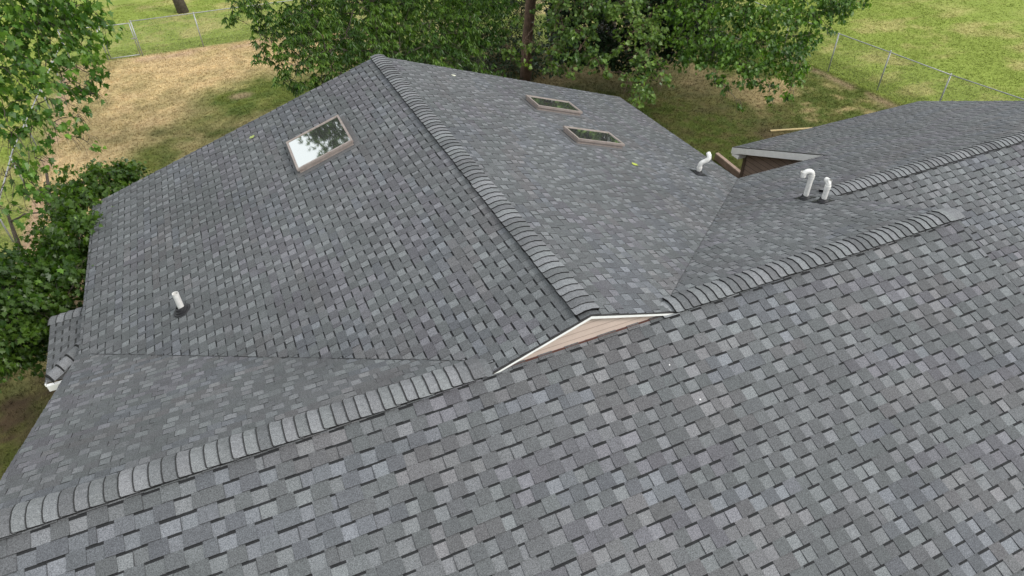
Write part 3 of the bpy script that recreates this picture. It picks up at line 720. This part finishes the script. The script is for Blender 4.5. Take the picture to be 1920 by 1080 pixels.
C_THICKET=[(-7.3,11.3,-1.8,0.52,1.0),(-6.9,12.0,-2.0,0.46,1.0),(-6.4,12.0,-2.1,0.40,1.0),(-6.3,12.0,-2.2,0.34,1.0),(-6.7,11.3,-2.2,0.46,1.0),(-7.2,10.6,-2.0,0.57,1.0),(-7.8,11.0,-2.3,0.52,1.0),(-7.9,10.2,-2.4,0.57,1.0),(-7.2,9.3,-2.0,0.57,1.0),(-8.3,9.4,-2.4,0.48,1.0),(-8.7,8.7,-2.2,0.52,1.0),(-7.8,8.9,-2.4,0.57,1.0),(-7.2,7.9,-2.0,0.40,1.0),(-8.4,8.1,-2.2,0.57,1.0),(-8.0,8.1,-2.5,0.57,1.0),(-7.5,7.6,-2.3,0.34,1.0),(-8.6,7.5,-2.0,0.57,1.0),(-8.3,7.3,-2.4,0.57,1.0),(-8.0,7.6,-2.8,0.40,1.0),(-8.7,7.1,-2.5,0.57,1.0),(-8.6,7.4,-3.1,0.46,1.0),(-8.7,8.6,-3.5,0.57,1.0),(-8.9,7.2,-3.3,0.46,1.0),(-9.0,8.1,-1.8,0.69,1.0),(-9.0,7.2,-2.2,0.69,1.0),(-8.0,12.2,-2.4,0.46,1.0),(-7.9,10.5,-3.1,0.57,1.0),(-9.3,6.7,-2.7,0.57,1.0)]
C_OAK=[(-2.6,13.9,1.1,0.36,1.0),(-2.9,14.1,0.7,0.23,1.0),(-2.2,13.9,1.0,0.41,1.0),(-2.1,13.9,0.5,0.36,1.0),(-2.2,13.7,0.2,0.29,1.0),(-2.4,13.6,0.0,0.21,1.0),(-2.4,13.4,-0.2,0.26,1.0),(-2.0,13.3,-0.1,0.31,1.0),(-2.1,13.4,-0.4,0.21,1.0),(-1.4,13.7,0.6,0.52,1.0),(-1.4,13.3,0.0,0.41,1.0),(-1.7,12.9,-0.4,0.36,1.0),(-2.0,12.8,-0.7,0.29,1.0),(-1.7,12.6,-0.8,0.26,1.0),(-1.3,12.8,-0.4,0.36,1.0),(-0.8,13.5,0.3,0.52,1.0),(-0.8,13.1,-0.2,0.46,1.0),(-0.7,12.7,-0.6,0.41,1.0),(-1.2,12.6,-0.8,0.36,1.0),(-0.1,13.4,0.1,0.52,1.0),(-0.1,13.0,-0.3,0.46,1.0),(0.8,13.6,0.4,0.57,1.0),(0.7,13.1,-0.2,0.52,1.0),(0.5,13.0,-0.4,0.41,1.0),(1.5,13.6,0.0,0.57,1.0),(1.4,12.9,-0.6,0.52,1.0),(2.3,13.4,0.2,0.57,1.0),(2.2,13.0,-0.5,0.52,1.0),(2.1,12.6,-0.9,0.41,1.0),(3.0,13.2,-0.3,0.52,1.0),(2.9,12.8,-0.9,0.46,1.0),(3.6,13.5,0.0,0.52,1.0),(3.6,13.2,-0.7,0.41,1.0),(3.7,12.9,-1.4,0.41,1.0),(4.2,13.1,-1.9,0.36,1.0),(-0.8,14.2,0.8,0.52,1.0),(0.0,14.1,0.8,0.52,1.0),(0.8,14.3,0.8,0.52,1.0),(1.9,14.1,0.6,0.52,1.0),(3.0,13.9,0.5,0.52,1.0),(4.1,14.0,0.5,0.52,1.0),(-1.7,17.4,3.6,0.93,0.5),(-1.9,16.1,3.0,0.93,0.5),(-2.2,15.1,2.2,0.93,0.5),(-0.3,15.2,5.5,0.93,0.5),(-0.6,14.4,4.6,0.93,0.5),(-0.5,15.2,3.7,0.93,0.5),(-1.0,14.9,2.9,0.93,0.5),(-1.1,16.2,1.9,0.93,0.5),(0.6,15.2,5.6,0.93,0.5),(1.2,16.7,4.6,0.93,0.5),(0.5,16.1,3.8,0.93,0.5),(0.5,14.6,3.0,0.93,0.5),(-0.2,14.5,2.1,0.93,0.5),(1.9,14.4,5.3,0.93,0.5),(1.8,15.9,4.4,0.93,0.5),(1.7,14.2,3.9,0.93,0.5),(1.2,14.6,2.8,0.93,0.5),(1.2,14.9,1.9,0.93,0.5),(2.7,14.1,5.3,0.93,0.5),(2.9,16.3,4.3,0.93,0.5),(3.6,16.3,3.6,0.93,0.5),(3.3,15.6,2.8,0.93,0.5),(2.8,14.8,1.6,0.93,0.5),(3.7,14.0,5.5,0.93,0.5),(3.5,14.2,4.6,0.93,0.5),(4.6,15.8,3.8,0.93,0.5),(4.4,15.6,2.3,0.93,0.5),(3.5,12.9,2.0,0.93,0.5),(5.0,13.6,3.9,0.93,0.5),(5.0,13.8,2.7,0.93,0.5),(5.0,13.4,1.7,0.93,0.5),(-1.0,17.1,-0.4,0.67,1.5),(-0.9,16.5,-0.9,0.67,1.5),(0.1,16.5,-0.3,0.67,1.5),(0.1,17.1,-1.6,0.67,1.5),(1.5,17.0,-0.1,0.67,1.5),(1.2,16.3,-0.9,0.67,1.5),(2.0,16.5,-0.4,0.67,1.5),(1.7,15.6,-1.3,0.67,1.5),(2.7,15.9,-0.1,0.67,1.5),(2.8,16.5,-1.9,0.67,1.5),(3.8,15.8,-0.4,0.67,1.5),(3.9,16.0,-1.4,0.67,1.5),(5.0,15.2,-0.3,0.67,1.5),(4.9,15.5,-1.3,0.67,1.5),(-2.6,16,3.0,.75,1),(-2.3,15.6,4.3,.8,1),(-3.2,16.2,2.4,.4,1),(-1.6,16,3.6,.8,1),(-1.9,15.6,5.3,.8,1),(-3.6,16,3.5,.5,1),(-3.7,15.8,4.3,.5,1),(-3.1,15.8,3.9,.6,1.8),(-2.9,16.4,3.4,.8,1.6),(-3.3,16.2,3.0,.5,1.2)]
C_SYC=[(5.5,15.5,-1.3,0.28,1.0),(5.5,15.1,-1.8,0.28,1.0),(5.6,14.8,-2.0,0.22,1.0),(6.4,14.6,-1.6,0.22,1.0),(6.0,14.8,-1.5,0.22,1.0),(6.0,15.2,-0.8,0.22,1.0),(6.5,15.0,-0.6,0.22,1.0),(6.4,14.9,-1.1,0.15,1.0),(5.9,14.4,-2.0,0.15,1.0),(7.0,14.5,-0.9,0.39,1.0),(6.8,14.0,-1.6,0.39,1.0),(6.4,13.7,-2.0,0.31,1.0),(7.3,14.0,-1.1,0.50,1.0),(7.3,13.4,-1.7,0.50,1.0),(6.9,13.5,-2.1,0.33,1.0),(8.1,14.0,-0.5,0.55,1.0),(7.5,14.8,-0.5,0.55,1.0),(7.7,13.6,-1.2,0.39,1.0),(7.7,12.9,-1.7,0.39,1.0),(8.9,13.6,-0.5,0.55,1.0),(9.1,12.9,-1.0,0.55,1.0),(8.6,12.7,-1.4,0.28,1.0),(9.7,12.9,-0.8,0.55,1.0),(9.3,12.2,-1.4,0.50,1.0),(8.8,11.9,-1.7,0.44,1.0),(8.9,11.1,-2.0,0.39,1.0),(8.2,11.3,-2.2,0.33,1.0),(8.1,11.8,-1.9,0.22,1.0),(8.4,10.8,-2.2,0.33,1.0),(9.3,11.4,-1.8,0.28,1.0),(7.9,10.7,-2.3,0.17,1.0),(7.7,12.4,-2.0,0.22,1.0),(7.4,15.2,-0.2,0.44,1.0),(8.3,14.8,-0.1,0.55,1.0),(9.8,13.8,-0.2,0.55,1.0),(7.3,15.2,5.4,1.04,0.8),(7.7,16.9,4.4,1.04,0.8),(8.5,17.1,3.2,1.04,0.8),(7.7,15.8,2.3,1.04,0.8),(7.6,15.8,1.0,1.04,0.8),(8.6,15.1,5.3,1.04,0.8),(8.3,14.6,4.3,1.04,0.8),(9.5,16.8,3.2,1.04,0.8),(10.0,16.5,2.1,1.04,0.8),(9.1,15.1,1.2,1.04,0.8),(10.0,15.8,5.1,1.04,0.8),(10.6,15.4,4.1,1.04,0.8),(9.5,13.8,3.4,1.04,0.8),(9.5,13.9,2.7,1.04,0.8),(9.6,13.4,1.6,1.04,0.8),(10.2,13.8,5.1,1.04,0.8),(10.1,13.6,4.2,1.04,0.8),(12.1,15.0,3.1,1.04,0.8),(12.1,14.6,2.0,1.04,0.8),(10.9,14.0,0.9,1.04,0.8)]
C_MAPLE_R=[(10.7,12.9,-0.6,0.57,1.0),(10.8,12.3,-1.3,0.57,1.0),(10.6,11.9,-1.8,0.40,1.0),(11.4,12.3,-0.7,0.57,1.0),(11.3,11.5,-1.3,0.57,1.0),(11.0,11.2,-1.8,0.40,1.0),(12.1,11.7,-0.6,0.57,1.0),(11.9,11.0,-1.2,0.57,1.0),(11.5,10.5,-1.7,0.52,1.0),(12.7,11.2,-0.6,0.57,1.0),(12.5,10.5,-1.2,0.57,1.0),(12.0,10.0,-1.7,0.46,1.0),(11.5,10.0,-2.0,0.32,1.0),(11.9,9.4,-2.1,0.25,1.0),(11.8,9.1,-2.4,0.16,1.0),(13.3,10.6,-0.5,0.57,1.0),(13.1,10.0,-1.1,0.57,1.0),(12.8,9.6,-1.6,0.46,1.0),(12.5,9.1,-1.9,0.29,1.0),(12.2,8.8,-2.2,0.21,1.0),(12.8,9.2,-1.6,0.25,1.0),(14.0,10.2,-0.5,0.46,1.0),(13.7,9.9,-1.0,0.29,1.0),(13.7,9.9,-1.2,0.21,1.0),(14.5,10.1,-0.3,0.34,1.0),(14.3,9.8,-0.8,0.17,1.0),(14.8,9.8,-0.5,0.23,1.0),(15.0,9.8,-0.1,0.25,1.0),(14.7,9.9,-0.1,0.34,1.0),(15.3,9.6,-0.1,0.14,1.0),(10.8,10.6,-2.1,0.23,1.0),(10.8,10.4,-2.1,0.23,1.0),(11.0,9.5,-2.6,0.11,1.0),(10.9,10.1,-2.3,0.17,1.0),(11.3,13.3,-0.2,0.57,1.0),(12.5,12.3,-0.2,0.57,1.0),(13.6,11.3,-0.1,0.57,1.0),(14.6,10.6,-0.0,0.46,1.0),(12.7,15.8,5.4,1.09,0.8),(12.0,14.4,4.5,1.09,0.8),(11.7,14.1,3.1,1.09,0.8),(12.3,15.1,2.2,1.09,0.8),(12.2,13.9,1.1,1.09,0.8),(12.8,14.2,5.3,1.09,0.8),(13.9,15.7,4.1,1.09,0.8),(12.5,13.2,3.2,1.09,0.8),(13.9,14.1,1.9,1.09,0.8),(13.7,13.8,0.9,1.09,0.8),(13.2,12.4,5.4,1.09,0.8),(14.3,13.3,4.0,1.09,0.8),(13.5,12.4,3.2,1.09,0.8),(14.4,13.3,2.3,1.09,0.8),(14.7,13.2,1.1,1.09,0.8),(15.5,13.1,5.3,1.09,0.8),(15.2,12.8,4.0,1.09,0.8),(13.8,11.3,3.6,1.09,0.8),(14.4,11.3,2.4,1.09,0.8),(15.9,12.4,1.0,1.09,0.8),(15.4,12.0,5.0,1.09,0.8),(16.7,12.4,4.2,1.09,0.8),(16.0,11.2,3.3,1.09,0.8),(15.9,10.7,2.1,1.09,0.8),(16.1,10.4,1.0,1.09,0.8)]
C_DARK=[(7.3,24.6,-2.0,0.76,0.8),(7.4,24.4,-3.2,0.76,0.8),(6.7,23.5,-3.5,0.76,0.8),(6.8,24.1,-4.9,0.76,0.8),(6.8,22.8,-5.1,0.76,0.8),(8.0,24.3,-2.1,0.76,0.8),(7.9,24.3,-2.8,0.76,0.8),(7.7,23.6,-3.7,0.76,0.8),(7.6,23.0,-4.3,0.76,0.8),(7.2,22.3,-5.1,0.76,0.8),(8.7,23.4,-2.2,0.76,0.8),(8.5,23.1,-2.6,0.76,0.8),(8.8,23.7,-3.8,0.76,0.8),(8.8,23.5,-4.7,0.76,0.8),(7.7,21.6,-5.1,0.76,0.8),(9.4,23.5,-2.2,0.76,0.8),(9.7,23.4,-2.9,0.76,0.8),(9.4,22.8,-3.9,0.76,0.8),(8.8,22.4,-4.6,0.76,0.8),(8.6,21.3,-5.1,0.76,0.8),(10.1,23.2,-2.2,0.76,0.8),(10.0,23.0,-3.1,0.76,0.8),(9.5,22.0,-3.8,0.76,0.8),(9.8,22.4,-4.8,0.76,0.8),(9.3,21.0,-5.1,0.76,0.8),(0.9,19.3,-1.6,0.63,0.8),(0.5,18.8,-2.6,0.63,0.8),(1.7,19.0,-1.7,0.63,0.8),(1.4,18.1,-2.5,0.63,0.8),(2.3,17.7,-1.4,0.63,0.8),(1.9,17.7,-2.2,0.63,0.8),(3.1,18.5,-1.8,0.63,0.8),(3.0,18.1,-2.6,0.63,0.8),(4.0,18.3,-1.8,0.63,0.8),(4.0,18.3,-2.7,0.63,0.8)]
C_BACK=[(9.2,18.7,-0.8,0.79,0.8),(9.7,19.0,-2.0,0.79,0.8),(9.4,18.4,-2.6,0.79,0.8),(9.0,17.9,-3.4,0.79,0.8),(10.7,19.2,-1.1,0.79,0.8),(10.3,18.5,-1.8,0.79,0.8),(10.2,18.1,-2.8,0.79,0.8),(10.2,17.7,-3.2,0.79,0.8),(11.4,18.8,-1.0,0.79,0.8),(11.0,17.6,-1.6,0.79,0.8),(11.4,18.2,-3.0,0.79,0.8),(10.9,17.0,-3.3,0.79,0.8),(12.1,17.9,-0.9,0.79,0.8),(11.8,17.2,-1.6,0.79,0.8),(12.3,17.7,-2.7,0.79,0.8),(11.9,16.7,-3.6,0.79,0.8),(13.0,17.5,-0.8,0.79,0.8),(12.8,16.7,-1.5,0.79,0.8),(13.0,16.9,-2.4,0.79,0.8),(13.1,17.0,-3.1,0.79,0.8),(13.7,16.8,-0.7,0.79,0.8),(13.6,16.7,-1.4,0.79,0.8),(13.5,16.6,-2.4,0.79,0.8),(13.9,16.6,-3.3,0.79,0.8),(14.7,16.6,-0.6,0.79,0.8),(14.2,15.9,-1.2,0.79,0.8),(14.2,15.9,-2.1,0.79,0.8),(14.7,15.8,-3.1,0.79,0.8),(10.5,18.8,-0.4,.75,1),(10.4,19.0,0.5,.75,1),(10.2,18.7,1.6,.75,1),(11.1,18.9,-0.4,.75,1),(11.1,18.6,0.6,.75,1),(11.1,18.5,1.3,.75,1),(12.0,18.9,-0.5,.75,1),(11.9,18.9,0.6,.75,1),(12.2,18.5,1.5,.75,1),(13.0,18.5,-0.1,.75,1),(12.9,18.6,0.6,.75,1),(12.9,19.0,1.4,.75,1),(13.7,18.5,-0.2,.75,1),(13.8,19.1,0.6,.75,1),(14.1,18.7,1.4,.75,1),(14.7,19.2,-0.2,.75,1),(14.7,18.6,0.7,.75,1),(15.0,19.0,1.3,.75,1)]  # backing foliage added to darken tree gaps and skylight reflections


tree('maple_tree', (-13.2, 8.6, GR), 'near maple whose drooping branches enter from the upper left edge', 'tree', C_MAPLE_L, 'maple', .108, 60, M_LF_MAPLE,
     [([(-13.2, 8.6, GR-.2), (-13.1, 8.7, -3), (-12.6, 9.0, 0), (-12.0, 9.2, 3), (-11.4, 9.4, 6.5)], [.34, .28, .24, .18, .07]),
      ([(-12.6, 9.0, .2), (-10.9, 8.7, 2.2), (-9.2, 8.2, 3.3), (-7.8, 7.8, 3.7)], [.15, .10, .07, .03]),
      ([(-12.9, 8.8, -1.4), (-11.2, 8.9, .2), (-9.6, 8.7, 1.1)], [.12, .08, .03])], M_BARKD, 21, droop=.9, limb=.045, twig=.008)
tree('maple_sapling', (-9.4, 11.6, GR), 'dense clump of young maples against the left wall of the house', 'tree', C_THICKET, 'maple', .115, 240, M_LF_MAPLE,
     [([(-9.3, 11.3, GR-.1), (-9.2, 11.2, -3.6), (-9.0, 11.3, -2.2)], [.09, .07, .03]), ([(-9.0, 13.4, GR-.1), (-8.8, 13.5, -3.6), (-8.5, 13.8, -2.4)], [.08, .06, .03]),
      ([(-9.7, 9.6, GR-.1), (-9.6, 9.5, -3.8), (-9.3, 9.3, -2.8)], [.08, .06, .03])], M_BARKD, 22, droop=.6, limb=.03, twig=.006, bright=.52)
tree('oak_tree', (1.6, 16.6, GR), 'broad tree with hanging sprays of narrow leaves behind the wing ridge', 'tree', C_OAK, 'narrow', .165, 300, M_LF_OAK,
     [([(1.6, 16.6, GR-.2), (1.6, 16.6, -3), (1.4, 16.3, 0), (1.2, 16.0, 3.5), (1.1, 15.9, 7)], [.32, .27, .22, .16, .05]),
      ([(-.3, 14.2, GR-.2), (-.35, 14.2, -3.6), (-.3, 14.3, -1.2)], [.05, .045, .02])], M_BARKD, 23, droop=.8, limb=.05, twig=.008, rosette=7, up=.35)
tree('sycamore_tree', (8.7, 20.5, GR), 'tree with straight reddish brown trunk and pale lobed leaves, centre top', 'tree', C_SYC, 'lobed', .130, 95, M_LF_SYC,
     [([(8.7, 20.5, GR-.2), (8.75, 20.4, -3.5), (8.95, 20.3, -1), (9.1, 20.2, 2), (9.3, 20.1, 7)], [.27, .23, .21, .19, .06])], M_BARK, 24, droop=.35, limb=.045, twig=.011, up=.8)
tree('maple_tree', (13.2, 21.2, GR), 'full green maple reaching toward the right fence', 'tree', C_MAPLE_R, 'maple', .125, 150, M_LF_MAPR,
     [([(13.2, 21.2, GR-.2), (12.9, 20.8, -3), (12.3, 19.6, -.3), (12.0, 18.4, 2.5), (12.2, 17.6, 6)], [.52, .44, .36, .24, .07])], M_BARKD, 25, droop=.75, limb=.06, twig=.009)
tree('evergreen_tree', (12.0, 24.2, GR), 'added dark backing foliage filling the shade behind the sycamore and the right maple', 'tree', C_BACK, 'lobed', .15, 130, M_LF_DARK,
     [([(12.0, 24.2, GR-.2), (12.0, 24.0, -2), (12.0, 23.6, 3)], [.2, .16, .05])], M_BARKD, 36, droop=.3, limb=.03, twig=.008)
tree('evergreen_tree', (8.0, 25.5, GR), 'dark evergreen mass in the gap left of the reddish trunk', 'tree', C_DARK, 'narrow', .16, 170, M_LF_DARK,
     [([(8.0, 25.5, GR-.2), (7.9, 25.4, -2), (7.9, 25.2, 1.5)], [.16, .12, .04])], M_BARKD, 26, droop=.3, limb=.03, twig=.008)
far = [(-5.6+rnd.gauss(0, 1.9), 42.6+rnd.gauss(0, 1.9), rnd.uniform(.5, 5), rnd.uniform(.7, 1.0), .6) for _ in range(26)]
tree('shade_tree', (-4.75, 38.6, GR), 'lone dark trunk beyond the back fence at the top left', 'tree', [(x+.8, y, z+3.2, q, w) for x, y, z, q, w in far], 'lobed', .2, 60, M_LF_MAPR,
     [([(-4.75, 38.6, GR-.1), (-4.9, 38.8, -4.0), (-5.15, 39.2, -2), (-5.4, 40, 1), (-5.2, 41, 4)], [.34, .27, .23, .2, .1]),
      ([(-5.0, 38.9, -4.2), (-5.5, 38.8, -3.6), (-5.9, 38.8, -3.5)], [.06, .04, .02])], M_BARKD, 27, limb=.05)

# ------------------------------------------------------------------ chain link fences
def fence(name, P, posts, h, label, gate=None, cat='fence', group=None, rail=True, sink=0):
    P = [Vector(p) for p in P]
    e = empty(name, P[0], label, cat, group)
    for a in posts:
        p = Vector(a); m = MB(); m.tube([p+Vector((0, 0, -.2)), p+Vector((0, 0, h+.01))], .028, 8)
        m.tube([p+Vector((0, 0, h+.01)), p+Vector((0, 0, h+.03)), p+Vector((0, 0, h+.06))], [.034, .034, .012], 8); m.build('post', M_GALV, e, smooth=True)
    for a, b in zip(P, P[1:]):
        m = MB(); U = Vector((0, 0, h)); n = max(1, int((b-a).length/2.5))
        pts = [a.lerp(b, i/n)+U+Vector((0, 0, rnd.gauss(0, .006))) for i in range(n+1)]; m.tube(pts, .021, 8); m.build('top_rail', M_GALV, e, smooth=True)
    for a, b in zip(P, P[1:]):
        L = (b-a).length; D = (b-a).normalized(); st = .075; nw = int((L+h)/st)
        Vs = []; w = .0024; nn = Vector((-D.y, D.x, 0))
        for sg in (1, -1):
            for i in range(nw):
                s0 = -h+i*st; s1 = s0+h
                t0, t1 = max(0, -s0/h), min(1, (L-s0)/h)
                if t1 <= t0: continue
                q0, q1 = s0+h*t0, s0+h*t1
                if sg < 0: q0, q1 = L-q0, L-q1
                A = a+D*q0+Vector((0, 0, h*t0+.02)); B = a+D*q1+Vector((0, 0, h*t1-.0))
                o_ = nn*.004*sg
                for (dx, dz) in ((-w, 0), (w, 0)): Vs.append(A+o_+D*dx)
                for (dx, dz) in ((w, 0), (-w, 0)): Vs.append(B+o_+D*dx)
        V_ = np.array([tuple(v) for v in Vs]); k = len(V_)
        raw_mesh('mesh_panel', V_, [np.arange(k).reshape(-1, 4)], np.ones((k//4, 3)), M_WIRE, e, world_loc(e))
    return e
fence('chain_link_fence', [(-6.97, 31.75, GR), (21.6, 31.9, GR)], [(-6.97+2.85*i, 31.75, GR) for i in range(11)], 1.66, 'chain link fence crossing the lawn at the back, top left of the view')
fence('chain_link_fence', [(-10.1, 32.0, GR), (-8.5, 31.8, GR)], [(-10.1, 32.0, GR), (-8.5, 31.8, GR)], 1.60, 'short fence stub between the gate and the corner behind maple leaves')
fence('chain_link_fence', [(-10.5, 6, GR), (-10.75, 20, GR), (-10.1, 31.8, GR)], [(-10.6, 9, GR), (-10.65, 12.3, GR), (-10.7, 15.7, GR), (-10.75, 19.4, GR), (-10.7, 22.56, GR), (-10.5, 26, GR), (-10.3, 29, GR)], 1.12, 'low chain link fence with shiny rail seen through the left maple leaves')
fence('chain_link_fence', [(22.6, 2, GR), (21.75, 10.1, GR), (21.5, 18.5, GR), (21.6, 31.7, GR)], [(22.2, 7.4, GR), (21.78, 10.14, GR), (21.77, 12.94, GR), (21.54, 15.5, GR), (21.5, 18.4, GR), (21.5, 21.3, GR), (21.55, 24.2, GR), (21.6, 27, GR)], 1.66, 'chain link fence slanting across the lawn at the upper right')
ge = empty('garden_gate', (-8.4, 31.78, GR), 'narrow chain link gate with tubular frame between two posts', 'gate')
m = MB()
for a, b in (((-8.38, 31.78, GR+.06), (-8.38, 31.78, GR+1.6)), ((-7.06, 31.75, GR+.06), (-7.06, 31.75, GR+1.6)), ((-8.38, 31.78, GR+.08), (-7.06, 31.75, GR+.08)), ((-8.38, 31.78, GR+1.58), (-7.06, 31.75, GR+1.58))): m.tube([a, b], .024, 8)
m.build('gate_frame', M_GALV, ge, smooth=True)
m = MB()
for i in range(36):
    for sg in (1, -1):
        s0 = -1.5+i*.08; t0, t1 = max(0, -s0/1.5), min(1, (1.3-s0)/1.5)
        if t1 <= t0: continue
        q0, q1 = s0+1.5*t0, s0+1.5*t1
        if sg < 0: q0, q1 = 1.3-q0, 1.3-q1
        A = Vector((-8.37+q0, 31.77, GR+.08+1.5*t0)); B = Vector((-8.37+q1, 31.77, GR+.08+1.5*t1)); o_ = Vector((.0024, .003*sg, 0)); o2 = Vector((-.0024, .003*sg, 0))
        m.poly([A+o2, A+o, B+o, B+o2] if False else [A+o2, A+o_, B+o_, B+o2])
m.build('mesh_panel', M_WIRE, ge)
m = MB(); m.box((-7.2, 31.71, GR+.85), (-6.95, 31.73, GR+.9)); m.build('latch', M_GALV, ge)

# ------------------------------------------------------------------ small things
we = empty('timber_edging', (11.9, 9.6, GR), 'low brown timber edging running from the corner of the brown wall', 'edging')
m = MB(); m.beam((11.45, 8.3, GR+.10), (11.72, 10.9, GR+.10), .05, .22); m.build('side_board', M_WOOD, we)
m = MB(); m.beam((11.48, 8.3, GR+.235), (11.75, 10.9, GR+.235), .12, .04); m.build('cap_board', mat('pale_cap_board', (.40, .29, .23), .8, noise=[(5, .75, 1.2, 4)]), we)
m = MB(); m.beam((15.0, 11.8, GR+.04), (17.2, 11.1, GR+.04), .09, .035)
tag(m.build('timber_plank', M_PLANK, loc=(15, 11.8, GR)), 'pale yellow plank lying on the grass beside the roof edge', 'plank')
# fallen leaves and specks on the roofs
def fallen(x, y, z, nrm, s, col, label, shape='narrow', name='fallen_leaf', cat='leaf', ang=0):
    N = Vector(nrm).normalized(); u = (Vector((math.cos(ang), math.sin(ang), 0))); u = (u-N*N.dot(u)).normalized(); v = N.cross(u); m = MB(); h_ = HALF[shape]
    for sg in (1, -1):
        m.poly([Vector((x, y, z))+N*(.018+.15*abs(a_)*s)+v*(a_*s*sg)+u*(b_*s) for a_, b_ in h_])
    tag(m.build(name, mat(name, col, .6), loc=(x, y, z)), label, cat)
fallen(4.09, 5.08, H-PW*4.09, (PW, 0, 1), .16, (.36, .42, .07), 'yellow green leaf fallen on the right slope below the skylights', 'maple', ang=.4)
fallen(1.69, 9.62, H-PW*1.69, (PW, 0, 1), .12, (.62, .62, .50), 'pale leaf near the far end of the wing ridge', 'lobed', ang=2)
for x_, y_, s_, lb_ in ((1.01, -1.30, .022, 'tiny white fleck on the foreground slope, lower of the two right of centre'), (0.87, -.77, .018, 'tiny white fleck on the foreground slope just below the small gable')):
    fallen(x_, y_, -PM*abs(y_)+.012, (0, -PM, 1), s_, (.8, .8, .78), lb_, 'lobed', 'fleck', 'debris', 1.)
fallen(-3.30, 9.45, H-PW*3.30, (-PW, 0, 1), .13, (.30, .36, .10), 'small green leaf left of the square skylight', 'lobed', ang=1)
